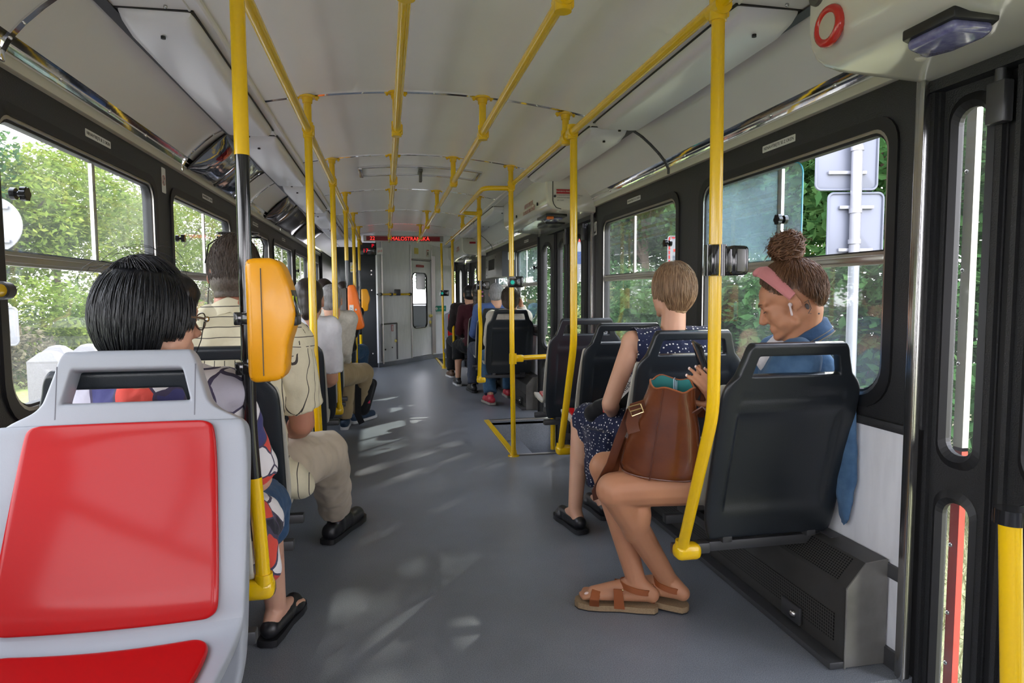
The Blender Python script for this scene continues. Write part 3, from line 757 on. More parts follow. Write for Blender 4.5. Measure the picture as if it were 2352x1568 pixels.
o = thing('grab_pole', 'leaning yellow grab pole with black cap at the right edge', 'handrail', (1.062, .93, .73))
q = MB(); q.cyl((0, 0, 0), (.03, -.02, -.74), .0175, None, 18); q.build('tube', 'yellow paint', o)
q = MB(); q.cyl((0, 0, -.012), (0, 0, .014), .0255, None, 18); q.box((.035, -.0, .0), (.05, .03, .022), bev=.005); q.cyl((0, 0, .0), (.48, .1, .004), .014, None, 12); q.build('cap', 'black gloss', o)
q = MB(); q.ell((.026, -.026, .0), (.005, .005, .005)); q.build('cap_screw', 'steel', o)

# ================================================================ devices on the poles
def validator(label, y, prof, mname, clamps, disp=None, seam=True, dy=.055):
    o = thing('ticket_validator', label, 'ticket machine', (LX, y, prof[-1][1])); z0 = prof[-1][1]
    q = MB(); q.prism([(x-LX, z-z0) for x, z in prof], 'Y', -dy, dy, bev=.012, seg=3); q.build('housing', mname, o, ang=30)
    if seam:
        q = MB(); xs_ = -.277-LX; q.box((xs_, -dy-.0006, .140), (.0018, .002, .245)); q.build('seam', 'dark ink', o)
    for z in clamps:
        q = MB()
        q.cyl((0, 0, z-z0-.014), (0, 0, z-z0+.014), .026, None, 16); q.box((.014, -.012, z-z0), (.05, .034, .026), bev=.004); q.box((-.012, -.022, z-z0), (.018, .016, .03), bev=.003)
        q.build('clamp', 'black gloss', o)
    return o
prof = [(-.306, 1.205), (-.250, 1.207), (-.233, 1.192), (-.217, 1.145), (-.205, 1.085), (-.209, 1.052), (-.224, 1.010), (-.229, .968), (-.231, .938), (-.243, .925), (-.302, .920)]
prof = [(-.312, .935), (-.312, 1.192)] + prof[:1] + prof[1:]
o = validator('large yellow ticket validator clamped to the near left pole', 1.62, prof, 'validator yellow', (1.068, .952))
z0 = .920
q = MB(); q.box((-.2085-LX, .0, 1.103-z0), (.004, .075, .062), Quaternion((0, 1, 0), radians(-12)), bev=.001); q.build('display', 'display glass', o)
q = MB(); q.face([(-.2058-LX, -.030, 1.118-z0), (-.2055-LX, -.012, 1.118-z0), (-.2035-LX, -.021, 1.098-z0)]); q.face([(-.2155-LX, -.0385, 1.120-z0), (-.2085-LX, -.0385, 1.120-z0), (-.2105-LX, -.0385, 1.095-z0)]); q.build('arrow_mark', 'lime mark', o, False)
q = MB(); q.box((-.208-LX, 0, 1.062-z0), (.010, .08, .022), bev=.002); q.build('ticket_slot', 'black plastic', o)
o = validator('small distant yellow ticket validator on the far pole', 8.57, [(x+.008, z-.004) for x, z in prof], 'validator yellow', (1.06, .95), seam=False)
po = [(-.318, .84), (-.318, 1.195), (-.298, 1.21), (-.258, 1.21), (-.236, 1.14), (-.212, .99), (-.182, .862), (-.190, .840), (-.22, .828), (-.30, .822)]
o = validator('orange ticket box with white label on the third left pole', 5.78, po, 'validator orange', (1.17, .87), seam=False, dy=.06)
q = MB(); q.box((-.035, -.0, 1.0-.822), (.06, .11, .36), bev=.008); q.build('back_plate', 'gunmetal', o)
q = MB(); q.box((.036, -.0615, .955-.822), (.034, .003, .17)); q.build('label_plate', 'white label', o, False)
q = MB(); text_mesh(q, 'JÍZDENKY', .030, (.036, -.0636, .955-.822), (0, 0, 1), (-1, 0, 0)); q.build('lettering', 'dark ink', o, False)
q = MB(); q.cyl((.072, -.064, 1.0-.822), (.072, -.060, 1.0-.822), .009, None, 12); q.build('lock', 'steel', o)
def button_box(label, x, y, z, w_, h_, face=True):
    o = thing('door_button_box', label, 'button', (x, y, z), 'black button boxes on poles')
    q = MB(); q.box((w_/2-.028, -.005, 0), (w_, .05, h_), bev=.010, seg=3)
    if not face:
        q = MB(); q.cyl((0, 0, -h_/2), (0, 0, h_/2), .030, None, 20); q.box((-.012, -.016, 0), (.03, .035, h_), bev=.006); q.box((.062, .005, 0), (.055, .055, h_*.97), bev=.012, seg=3)
        q.box((.03, .004, 0), (.03, .045, h_*.8), bev=.004)
    q.build('case', 'black gloss', o)
    if face:
        q = MB(); q.cyl((0, -.030, -.004), (0, -.036, -.004), h_*.30, None, 20); q.build('button_ring', 'black plastic', o)
        q = MB(); q.cyl((0, -.034, -.004), (0, -.041, -.004), h_*.20, h_*.17, 18); q.build('button', 'lamp green', o)
        q = MB(); text_mesh(q, 'DVEŘE', .017, (0, -.0308, h_*.36), (1, 0, 0), (0, 0, 1)); q.build('lettering', 'white label', o, False)
    else:
        q = MB(); q.box((.062, -.0235, 0), (.022, .004, h_*.72), bev=.001); q.build('label_plate', 'gunmetal', o)
        q = MB(); q.box((-.004, -.0322, 0), (.004, .003, h_)); q.build('yellow_gap', 'yellow paint', o, False)
    return o
button_box('black button box on the pole by the denim woman', RX+.003, 1.62, 1.208, .09, .082, False)
button_box('black box with green button on the stairwell pole', .846, 4.40, 1.207, .108, .076)
button_box('black button box on the bent pole past the stairwell', .826, 5.80, 1.205, .09, .08, False)
button_box('small black button box on the farthest right pole', .842, 9.98, 1.15, .13, .09)

# ================================================================ ceiling fittings
def lamp(s, y0, y1, label):
    f = (lambda x: x) if s > 0 else mx_
    o = thing('ceiling_lamp', label, 'lamp', (f(1.118), (y0+y1)/2, 1.957), 'fluorescent ceiling lamps'); L_ = (y1-y0)/2
    q = MB(); rs = []
    for y, k, dz in ((-L_, .90, 0), (-L_+.004, .96, .022), (-L_+.03, .98, .040), (-L_+.10, 1, .056), (0, 1, .060), (L_-.10, 1, .056), (L_-.03, .98, .040), (L_-.004, .96, .022), (L_, .90, 0)):
        w_ = .103*k; r = []
        for (u, v) in ((-1, .0), (-.985, -.45), (-.96, -.68), (-.90, -.86), (-.80, -.97), (-.70, -1), (0, -1.0), (.70, -1), (.80, -.97), (.90, -.86), (.96, -.68), (.985, -.45), (1, 0)): r.append((u*w_, y, v*dz))
        rs.append(r)
    q.rings(rs); q.build('cover', 'lamp cover', o, ang=50)
    q = MB(); q.box((0, 0, -.001), (.216, 2*L_+.012, .006)); q.build('base', 'rubber', o)
    q = MB()
    for y in (-L_+.075, L_-.075): q.cyl((0, y, -.050), (0, y, -.058), .007, None, 10)
    q.build('screw', 'black plastic', o)
    q = MB()
    for y in (-L_-.03, L_+.03): q.ell((.04, y, -.004), (.006, .006, .006), None, 8, 6)
    q.build('bolt', 'steel', o)
for i, (a, b) in enumerate(((1.80, 3.12), (3.20, 4.62), (6.2, 7.6), (7.7, 9.1))): lamp(1, a, b, ['long white lamp cover over the denim woman', 'white lamp cover over the empty seats, before the door box', 'white lamp cover just beyond the middle door', 'farthest white lamp cover on the right'][i])
for i, (a, b) in enumerate(((2.13, 3.54), (3.66, 5.05), (5.2, 6.6), (6.75, 8.1), (8.2, 9.6))): lamp(-1, a, b, ['nearest white lamp cover on the left, behind the first pole', 'second white lamp cover on the left, above the poster panel', 'third white lamp cover on the left', 'fourth white lamp cover on the left', 'farthest white lamp cover on the left'][i])
# door mechanism covers
def door_cover(label, y0, y1, texts, x0=1.105):
    o = thing('door_mechanism_cover', label, 'cover', (1.3, y0, 1.75), 'white door mechanism covers'); off = V((-1.3, -y0, -1.75))
    prof_ = [(x0-.010, 1.985), (x0, 1.955), (x0, 1.80), (x0+.006, 1.765), (x0+.022, 1.735), (x0+.05, 1.716), (x0+.10, 1.704), (1.46, 1.690), (1.468, 1.985)]
    q = MB(); rs = []; c = V((1.32, 0, 1.86))
    for y, k in ((y0, .955), (y0+.012, .985), (y0+.04, 1.), (y1-.04, 1.), (y1-.012, .985), (y1, .955)):
        rs.append([V((c.x+(x-c.x)*k if x < c.x else x, y, c.z+(z-c.z)*k if z < c.z else z))+off for x, z in prof_])
    q.rings(rs); q.build('housing', 'white enamel', o, ang=55)
    return o, off
o, off = door_cover('large white door mechanism cover with red ring and blue lamp', .15, 1.60, 0)
q = MB(); c = V((1.098, 1.505, 1.786))+off
rs = []
for k in range(25):
    a = 2*pi*k/24
    rs.append([c+V((-.012*cos(b)+.004, (.040+.011*sin(b))*cos(a), (.040+.011*sin(b))*sin(a))) for b in [2*pi*j/10 for j in range(10)]])
q.rings(rs, True, False, False); q.build('red_ring', 'red gloss', o)
q = MB(); q.cyl(c+V((.008, 0, 0)), c+V((-.002, 0, 0)), .036, None, 20); q.build('ring_centre', 'cream', o)
q = MB(); q.cyl(c+V((.008, .05, .095)), c+V((-.003, .05, .095)), .026, .024, 18); q.cyl(c+V((-.003, .05, .095)), c+V((-.010, .05, .095)), .012, None, 14); q.build('speaker_cap', 'gunmetal', o)
lo = thing('door_lamp', 'blue-lensed door lamp under the white cover at upper right', 'lamp', (1.235, 1.283, 1.702))
q = MB(); pl = [(-.068, -.085), (.045, -.085), (.060, -.05), (.060, .04), (.028, .10), (-.068, .055)]
q.prism(pl, 'Z', -.012, .012, bev=.004); q.build('surround', 'black plastic', lo)
q = MB(); q.prism([(x*.9, y*.9) for x, y in pl], 'Z', -.034, -.008, bev=.012, seg=3); q.build('lens', 'blue lens', lo)
q = MB(); q.ell((.01, .085, -.034), (.014, .010, .006)); q.build('patch', 'cream', lo)
o, off = door_cover('white door mechanism cover with red driver label over the middle door', 4.45, 6.15, 1)
q = MB(); q.box(V((1.225, 4.444, 1.832))+off, (.10, .003, .030)); q.build('red_label', 'red label', o, False)
q = MB(); text_mesh(q, 'ZNAMENÍ K ŘIDIČI', .0125, V((1.225, 4.4418, 1.832))+off, (1, 0, 0), (0, 0, 1)); q.build('red_label_lettering', 'white label', o, False)
q = MB()
for i, tx in enumerate(('V NEBEZPEČÍ STISKNĚTE TLAČÍTKO', 'ZNEUŽITÍ SE TRESTÁ POKUTOU', 'VIZ TARIF')): text_mesh(q, tx, .0115, V((1.178, 4.4445, 1.806-.017*i))+off, (1, 0, 0), (0, 0, 1), align='LEFT')
q.build('small_print', 'grey ink', o, False)
q = MB(); text_mesh(q, 'NEVSTUPUJTE', .050, V((1.1035, 5.02, 1.812))+off, (0, -1, 0), (0, 0, 1)); text_mesh(q, 'DO PROSTORU DVEŘÍ', .042, V((1.1035, 5.02, 1.765))+off, (0, -1, 0), (0, 0, 1)); q.build('faded_lettering', 'faded red ink', o, False)
q = MB()
for y in (4.72, 5.5): q.cyl(V((1.108, y, 1.78))+off, V((1.098, y, 1.78))+off, .012, None, 12)
q.cyl(V((1.165, 4.452, 1.80))+off, V((1.165, 4.444, 1.80))+off, .009, None, 10); q.build('screw', 'dark ink', o)
q = MB(); q.tube([V((1.150, 4.4475, z))+off for z in (1.95, 1.85, 1.77)] + [V((1.157, 4.4475, 1.745))+off, V((1.175, 4.448, 1.722))+off, V((1.21, 4.449, 1.712))+off], .003, 6); q.build('seam', 'dark ink', o)
lo = thing('door_lamp', 'dark door lamp with amber lens above the middle door', 'lamp', (1.22, 4.75, 1.69))
q = MB(); q.box((0, 0, 0), (.16, .28, .022), bev=.006); q.box((.12, .5, -.0), (.16, .3, .02), bev=.006); q.build('surround', 'black plastic', lo)
q = MB(); q.box((0.01, .01, -.016), (.10, .19, .018), bev=.006); q.build('lens', 'blue lens', lo)
q = MB(); q.box((-.045, -.13, -.02), (.05, .025, .02), bev=.004); q.build('amber_lens', 'amber lens', lo)
o, off = door_cover('distant white door mechanism cover over the front door', 9.55, 11.7, 2)
q = MB(); q.box(V((1.26, 9.544, 1.88))+off, (.09, .003, .028)); q.build('red_label', 'red label', o, False)
q = MB(); text_mesh(q, 'NEVSTUPUJTE', .050, V((1.1035, 10.1, 1.84))+off, (0, -1, 0), (0, 0, 1)); text_mesh(q, 'DO PROSTORU DVEŘÍ', .042, V((1.1035, 10.1, 1.80))+off, (0, -1, 0), (0, 0, 1)); q.build('faded_lettering', 'faded red ink', o, False)
# roof hatch
o = thing('roof_hatch', 'metal framed ventilation hatch with grey handle in the ceiling', 'hatch', (.265, 4.92, 2.03))
q = MB()
fr = lambda yy, w_: q.rings([[(x, y2, arch(x+.265)-2.03-.012) for x in [-.43+.86*k/12 for k in range(13)]] + [(x, y2, arch(x+.265)-2.03+.01) for x in [.43-.86*k/12 for k in range(13)]] for y2 in (yy-w_, yy+w_)])
fr(-.16, .016); fr(.16, .016)
for s in (-1, 1): q.box((.425*s, 0, arch(.265+.42)-2.03-.004), (.03, .33, .018), bev=.003)
q.build('frame', 'steel', o, ang=50)
q = MB(); q.rings([[(x, y2, arch(x+.265)-2.03-.003) for x in [-.41+.82*k/12 for k in range(13)]] + [(x, y2, arch(x+.265)-2.03+.01) for x in [.41-.82*k/12 for k in range(13)]] for y2 in (-.145, .145)]); q.build('panel', 'ceiling white', o)
q = MB(); q.box((0, -.06, -.045), (.022, .05, .09), bev=.006); q.box((0, -.02, -.010), (.03, .14, .02), bev=.004); q.build('handle', 'gunmetal', o)
# curved poster holders in the left cove
def poster_panel(y0, y1, label, bulge, m_='plex', seed=0):
    o = thing('poster_holder', label, 'poster holder', (mx_(1.34), (y0+y1)/2, 1.89)); off = V((-mx_(1.34), -(y0+y1)/2, -1.89))
    pr = cove[3:]; N = 14; rs = []
    for k in range(N+1):
        t = k/N; y = y0+(y1-y0)*t; r = []
        bl = bulge*(.25+.75*sin(pi*t)**.8) + .006*sin(9*t+seed)
        for i, (x, z) in enumerate(pr):
            u = i/(len(pr)-1); b = bl*sin(pi*min(1, max(0, u)))**.7
            r.append(V((mx_(x-.006-b*.75), y, z-.004-b*.75))+off)
        rs.append(r)
    rows = rs; mb = grid_mesh([[tuple(p) for p in r] for r in rows]); ob = mb.build('sheet', m_, o)
    s = ob.modifiers.new('s', 'SOLIDIFY'); s.thickness = .003
    m2 = ob.modifiers.new('d', 'SUBSURF'); m2.levels = 1; m2.render_levels = 1; ob.data.polygons.foreach_set('use_smooth', [True]*len(ob.data.polygons))
    for k in (0, N): q = MB(); q.tube(rs[k], .005, 6); q.build('edge', 'black plastic', o)
mat('mirror sheet', (.30, .31, .34), .07, metal=.85, bump=(5, .35))
mat('brown sheet', (.16, .12, .11), .10, metal=.6, bump=(6, .2))
n, L, b = nodes_of(MAT['mirror sheet'])
t = n.new('ShaderNodeTexCoord'); v = n.new('ShaderNodeTexVoronoi'); v.inputs['Scale'].default_value = 9; L.new(t.outputs['Object'], v.inputs['Vector'])
r = n.new('ShaderNodeValToRGB'); r.color_ramp.interpolation = 'CONSTANT'; el = r.color_ramp.elements
el[0].position = 0; el[0].color = (.28, .29, .33, 1); el[1].position = .45; el[1].color = (.46, .47, .5, 1)
q_ = el.new(.70); q_.color = (.20, .24, .34, 1); q_ = el.new(.84); q_.color = (.62, .05, .05, 1); q_ = el.new(.90); q_.color = (.55, .55, .58, 1)
sx = n.new('ShaderNodeSeparateColor'); L.new(v.outputs['Color'], sx.inputs[0]); L.new(sx.outputs[0], r.inputs[0]); L.new(r.outputs[0], b.inputs['Base Color'])
poster_panel(3.60, 4.12, 'nearest glossy curved poster sheet in the left cove', .055, 'mirror sheet')
poster_panel(4.13, 4.66, 'second glossy curved poster sheet overlapping the nearest one', .030, 'mirror sheet', 2)
poster_panel(5.75, 6.28, 'brown glossy curved poster sheet in the left cove', .045, 'brown sheet')
poster_panel(6.30, 7.4, 'dark glossy curved poster sheet beyond the brown one', .03, 'brown sheet', 1)
poster_panel(7.5, 8.9, 'farthest dark glossy poster sheet in the left cove', .02, 'brown sheet', 3)

# ================================================================ heaters, boxes, front fittings
m = mat('perforated', (.055, .053, .05), .45, metal=.3); n, L, b = nodes_of(m)
t = n.new('ShaderNodeTexCoord'); s_ = n.new('ShaderNodeSeparateXYZ'); L.new(t.outputs['Object'], s_.inputs[0])
def wv(sock, k):
    a = n.new('ShaderNodeMath'); a.operation = 'MULTIPLY'; a.inputs[1].default_value = k; L.new(sock, a.inputs[0])
    c = n.new('ShaderNodeMath'); c.operation = 'SINE'; L.new(a.outputs[0], c.inputs[0]); return c
a1 = wv(s_.outputs['Y'], 2*pi/.0105); ad = n.new('ShaderNodeMath'); ad.operation = 'ADD'; L.new(s_.outputs['Z'], ad.inputs[0]); L.new(s_.outputs['X'], ad.inputs[1]); a2 = wv(ad.outputs[0], 2*pi/.0105)
ml = n.new('ShaderNodeMath'); ml.operation = 'MAXIMUM'; L.new(a1.outputs[0], ml.inputs[0]); L.new(a2.outputs[0], ml.inputs[1])
r = n.new('ShaderNodeValToRGB'); r.color_ramp.elements[0].position = .45; r.color_ramp.elements[0].color = (.002, .002, .002, 1); r.color_ramp.elements[1].position = .6; r.color_ramp.elements[1].color = (.085, .08, .075, 1)
L.new(ml.outputs[0], r.inputs[0]); L.new(r.outputs[0], b.inputs['Base Color'])
mat('heater steel', (.075, .073, .07), .42, metal=.35, noise_=(6, (.05, .048, .045), .2)); mat('heater end', (.33, .32, .30), .40, metal=.5, noise_=(5, (.16, .15, .14), .18))
def heater(s, y0, y1, label):
    f = (lambda x: x) if s > 0 else mx_
    o = thing('floor_heater', label, 'heater', (f(1.40), y0, 0)); off = V((-f(1.40), -y0, 0))
    pr = [(1.462, .003), (1.325, .003), (1.325, .245), (1.388, .318), (1.462, .325)]
    q = MB(); q.rings([[V((f(x), y, z))+off for x, z in pr] for y in (y0+.004, y1)]); q.build('casing', 'heater steel', o, False)
    q = MB(); q.rings([[V((f(x), y, z))+off for x, z in pr] for y in (y0, y0+.006)]); q.cyl(V((f(1.325), y0, .0))+off, V((f(1.325), y0, .245))+off, .003, None, 6); q.build('end_plate', 'heater end', o, False)
    q = MB(); q.box(V((f(1.3235), (y0+y1)/2+.02, .105))+off, (.003, y1-y0-.06, .085)); q.build('front_grille', 'perforated', o, False)
    q = MB(); a = atan2(.073, .063); q.box(V((f(1.356), (y0+y1)/2+.02, .2835))+off, (.078, y1-y0-.06, .003), Quaternion((0, 1, 0), -a*s)); q.build('top_grille', 'perforated', o, False)
    q = MB(); q.box(V((f(1.300), (y0+y1)/2, .012))+off, (.05, y1-y0, .022), bev=.004); q.box(V((f(1.316), y0+.25, .06))+off, (.012, .10, .06), bev=.004); q.build('kick_rail', 'frame steel', o)
    q = MB(); q.ell(V((f(1.308), y0+.23, .06))+off, (.012, .014, .014)); q.build('bolt', 'steel', o)
heater(1, 1.655, 4.36, 'dark perforated floor heater under the near right seats')
heater(1, 6.15, 9.3, 'dark floor heater under the right seats beyond the stairwell')
heater(-1, .6, 9.9, 'dark floor heater along the left wall')
o = thing('equipment_box', 'grey vented equipment box hung high between right windows', 'box', (1.375, 7.3, 1.47))
q = MB(); q.box((0, .62, 0), (.155, 1.24, .285), bev=.008); q.build('case', 'gunmetal', o)
q = MB(); q.box((0, -.004, 0), (.158, .01, .285)); q.box((.0, .20, .001), (.160, .40, .288)); q.build('end_cover', 'black plastic', o)
q = MB()
for k in range(11): q.box((-.080, .55+k*.042, .02), (.004, .016, .13), Quaternion((1, 0, 0), radians(12)))
q.build('vent', 'black ink', o, False)
q = MB()
for y, z in ((.46, .10), (1.14, .10), (1.14, -.10), (1.14, 0)): q.cyl((-.079, y, z), (-.082, y, z), .010, None, 10)
q.build('screw', 'black plastic', o)
def sticker(label, c, w_, h_, right, up, bg_, items, cat='sticker', group=None):
    """a thin sign: backing plus lettering/marks; items: (material, text, size, u, v) or (material, polygon)"""
    o = thing('sticker', label, cat, c, group); right, up = V(right).normalized(), V(up).normalized(); nn = right.cross(up)
    Q = M(((right.x, up.x, nn.x), (right.y, up.y, nn.y), (right.z, up.z, nn.z)))
    q = MB(); q.prism(rounded_rect(-w_/2, w_/2, -h_/2, h_/2, min(w_, h_)*.12, 3), 'Z', 0, .0012); q.bm.transform(Q.to_4x4()); q.build('backing', bg_, o, False)
    for k, it in enumerate(items):
        q = MB()
        if isinstance(it[1], str): text_mesh(q, it[1], it[2], (it[3], it[4], .0016), (1, 0, 0), (0, 1, 0), .0002)
        else:
            for poly in it[1]: q.prism(poly, 'Z', .0012, .0019)
        q.bm.transform(Q.to_4x4()); q.build('lettering' if isinstance(it[1], str) else 'pictogram', it[0], o, False)
    return o
PLUSSEAT = [('green label', [[(-.028, .024), (-.020, .024), (-.020, .034), (-.012, .034), (-.012, .024), (-.004, .024), (-.004, .016), (-.012, .016), (-.012, .006), (-.020, .006), (-.020, .016), (-.028, .016)]]),
            ('black ink', [[(.016, .034), (.026, .034), (.018, -.022), (.010, -.034), (-.022, -.034), (-.022, -.022), (.006, -.020)]])]
sticker('white priority seat sticker on the end of the grey box', (1.40, 7.288, 1.555), .075, .09, (1, 0, 0), (0, 0, 1), 'white label', PLUSSEAT)
sticker('white priority seat sticker on the dark post past the middle door edge', (1.4685, 4.475, 1.585), .06, .092, (0, -1, 0), (0, 0, 1), 'white label', PLUSSEAT)
def ring_poly(r0, r1, n=24, c=(0, 0)): return [[(c[0]+r0*cos(2*pi*k/n), c[1]+r0*sin(2*pi*k/n)), (c[0]+r1*cos(2*pi*k/n), c[1]+r1*sin(2*pi*k/n)), (c[0]+r1*cos(2*pi*(k+1)/n), c[1]+r1*sin(2*pi*(k+1)/n)), (c[0]+r0*cos(2*pi*(k+1)/n), c[1]+r0*sin(2*pi*(k+1)/n))] for k in range(n)]
sticker('small no smoking sticker on the left pillar', (-.999, 3.315, 1.655), .055, .115, (0, 1, 0), (0, 0, 1), 'white label',
        [('faded red ink', ring_poly(.019, .024) + [[(-.016, -.012), (-.012, -.016), (.016, .012), (.012, .016)]]), ('dark ink', [[(-.003, -.018), (.003, -.018), (.003, .018), (-.003, .018)]])])
for i, (s, yc) in enumerate(((-1, 2.62), (-1, 4.08), (-1, 5.5), (-1, 6.95), (1, 2.28), (1, 3.75), (1, 6.8))):
    x = (XL+.0005) if s < 0 else XR-.0005
    sticker(['narrow white window warning label above the near left window', 'narrow white label above the second left window', 'narrow white label above the third left window', 'narrow white label above the fourth left window', 'narrow white window warning label above the near right window', 'narrow white label above the second right window', 'narrow white label above the right window past the stairwell'][i],
            (x, yc, 1.683), .21, .026, (0, -s, 0), (0, 0, 1), 'white label', [('dark ink', 'NENAHÝBEJTE SE Z OKEN', .0165, 0, 0)], group='window warning labels')
# destination display and front notices
o = thing('destination_display', 'long red LED destination display under the front ceiling', 'display', (.27, 9.55, 1.928))
q = MB(); q.box((0, .03, 0), (1.13, .06, .085), bev=.005); q.build('case', 'aluminium', o)
q = MB(); q.box((-.005, -.002, -.002), (1.04, .006, .062)); q.build('panel', 'led panel', o, False)
q = MB(); text_mesh(q, '22', .072, (-.44, -.006, -.002), (1, 0, 0), (0, 0, 1)); text_mesh(q, 'MALOSTRANSKÁ', .072, (.09, -.006, -.004), (1.12, 0, 0), (0, 0, 1)); q.build('lettering', 'led red', o, False)
o = thing('electric_cabinet', 'tall dark grey cabinet at the front left', 'cabinet', (-.43, 10.45, 0))
q = MB(); q.box((0, .15, .93), (.62, .5, 1.86), bev=.01); q.build('body', 'cabinet', o)
for z0_, z1_ in ((.10, 1.30), (1.32, 1.60)):
    q = MB(); q.box((.02, -.105, (z0_+z1_)/2), (.52, .02, z1_-z0_), bev=.004); d_ = q.build('door', 'cabinet', o)
    q = MB()
    for z in (z0_+.12, z1_-.1): q.cyl((.22, -.115, z), (.22, -.122, z), .012, None, 10)
    q.build('lock', 'steel', d_)
o = thing('information_display', 'black display with dim red figures beside the front panel', 'display', (-.27, 10.32, 1.83))
q = MB(); q.box((0, 0, 0), (.28, .05, .19), bev=.004); q.build('case', 'display glass', o)
q = MB(); text_mesh(q, '17', .085, (-.02, -.028, -.03), (1, 0, 0), (0, 0, 1)); text_mesh(q, 'P', .075, (.09, -.028, .045), (1, 0, 0), (0, 0, 1)); q.build('figures', 'led dim', o, False)
dP = (PB-PA).normalized(); nP = V((dP.y, -dP.x, 0))
def onP(u, z, k=.004): q_ = PA + dP*u + nP*k; return (q_.x, q_.y, z)
dD = (PC-PB).normalized(); nD = V((dD.y, -dD.x, 0))
def onD(u, z, k=.004): q_ = PB + dD*u + nD*k; return (q_.x, q_.y, z)
sticker('small white sticker with red letters pid on the front panel', (-.075, 10.29, 1.80), .09, .10, (1, 0, 0), (0, 0, 1), 'white label', [('red gloss', 'pid', .055, 0, 0)])
sticker('yellow warning triangle sign on the cabinet', (-.48, 10.335, 1.55), .09, .15, (1, 0, 0), (0, 0, 1), 'white label', [('yellow label', [[(-.04, -.01), (.04, -.01), (0, .06)]]), ('yellow label', [[(-.04, -.06), (.04, -.06), (.04, -.025), (-.04, -.025)]])])
sticker('pale yellow square notice above the cab door', onD(.16, 1.86, .006), .13, .10, dD, (0, 0, 1), 'yellow label', [])
sticker('small no drinks pictogram above the cab door', onD(.52, 1.84, .006), .08, .12, dD, (0, 0, 1), 'white label', [('red label', [[(-.035, .045), (.035, .045), (.035, .055), (-.035, .055)], [(-.035, -.055), (-.028, -.055), (-.028, .055), (-.035, .055)]]), ('dark ink', [[(-.012, -.03), (.012, -.03), (.012, .02), (-.012, .02)]])])
sticker('dark red strip label at the top of the cab door', onD(.26, 1.61, .012), .24, .035, dD, (0, 0, 1), 'red label', [('white label', 'NEMLUVTE ZA JÍZDY S ŘIDIČEM', .013, 0, 0)])
sticker('green first aid sign beside the cab door', (.95, 11.66, .88), .32, .10, PD-PC, (0, 0, 1), 'green label', [('white label', [[(-.13, -.01), (-.11, -.01), (-.11, -.03), (-.09, -.03), (-.09, -.01), (-.07, -.01), (-.07, .01), (-.09, .01), (-.09, .03), (-.11, .03), (-.11, .01), (-.13, .01)]]), ('white label', 'LÉKÁRNIČKA', .028, .05, 0)])
sticker('small red framed fuse notice on the low hatch', onP(.34, .60, .016), .055, .10, dP, (0, 0, 1), 'red label', [('white label', [[(-.02, -.042), (-.004, -.042), (-.004, .042), (-.02, .042)], [(.004, -.042), (.02, -.042), (.02, .042), (.004, .042)]])])
sticker('round red emergency brake sign left of the front door', (1.02, 11.78, 1.70), .07, .16, PD-PC, (0, 0, 1), 'red label', [('black ink', [[(-.02, .03), (.02, .03), (.02, .078), (-.02, .078)]])])
o = thing('cab_bar', 'horizontal yellow bar with black button box on the front panel', 'handrail', onP(.0, 1.135, .06))
e_ = V(onP(.82, 1.135, .06))-V(onP(0, 1.135, .06))
q = MB(); q.cyl((0, 0, 0), e_, .017, None, 14); q.build('tube', 'yellow paint', o)
q = MB()
for t_ in (-.02, .32, .95): q.cyl(e_*t_-dP*.02, e_*t_+dP*.02, .026, None, 12); q.cyl(e_*t_, e_*t_-nP*.06, .012, None, 8)
q.box(e_*.52+V((0, -.02, .03)), (.10, .06, .10), bev=.01); q.build('black_fittings', 'black plastic', o)
o = thing('fuse_hatch', 'low white hatch with dark frame on the front panel', 'hatch', onP(.06, .09, .008))
q = MB()
for u in (0, .41): c_ = V(onP(.06+u, .09+.29, .008))-V(onP(.06, .09, .008)); q.box(c_, (.022, .022, .58))
c0 = V((0, 0, .58)); c1 = dP*.41+V((0, 0, .58)); q.tube([c0, c1], .011, 8); q.build('frame', 'dark steel', o)
q = MB(); q.ell(dP*.36+nP*.01+V((0, 0, .30)), (.02, .012, .025)); q.build('latch', 'yellow label', o)
q = MB(); q.cyl(dP*.09+nP*.002+V((0, 0, .18)), dP*.09+nP*.01+V((0, 0, .18)), .014, None, 10); q.cyl(dP*.27+nP*.002+V((0, 0, .2)), dP*.27+nP*.01+V((0, 0, .2)), .01, None, 10); q.build('keyhole', 'black ink', o)
o = thing('driver_mirror', 'rectangular driver mirror seen through the cab door window', 'mirror', (.66, 12.6, 1.42))
q = MB(); q.prism(rounded_rect(-.09, .09, -.19, .15, .03), 'Y', 0, .03, bev=.006); q.build('housing', 'black plastic', o)
q = MB(); q.prism(rounded_rect(-.08, .08, -.18, .14, .025), 'Y', -.004, .0); q.build('mirror_glass', 'steel', o)
q = MB(); q.cyl((0, .02, .14), (0, .02, .5), .006, None, 8); q.build('stem', 'black plastic', o)
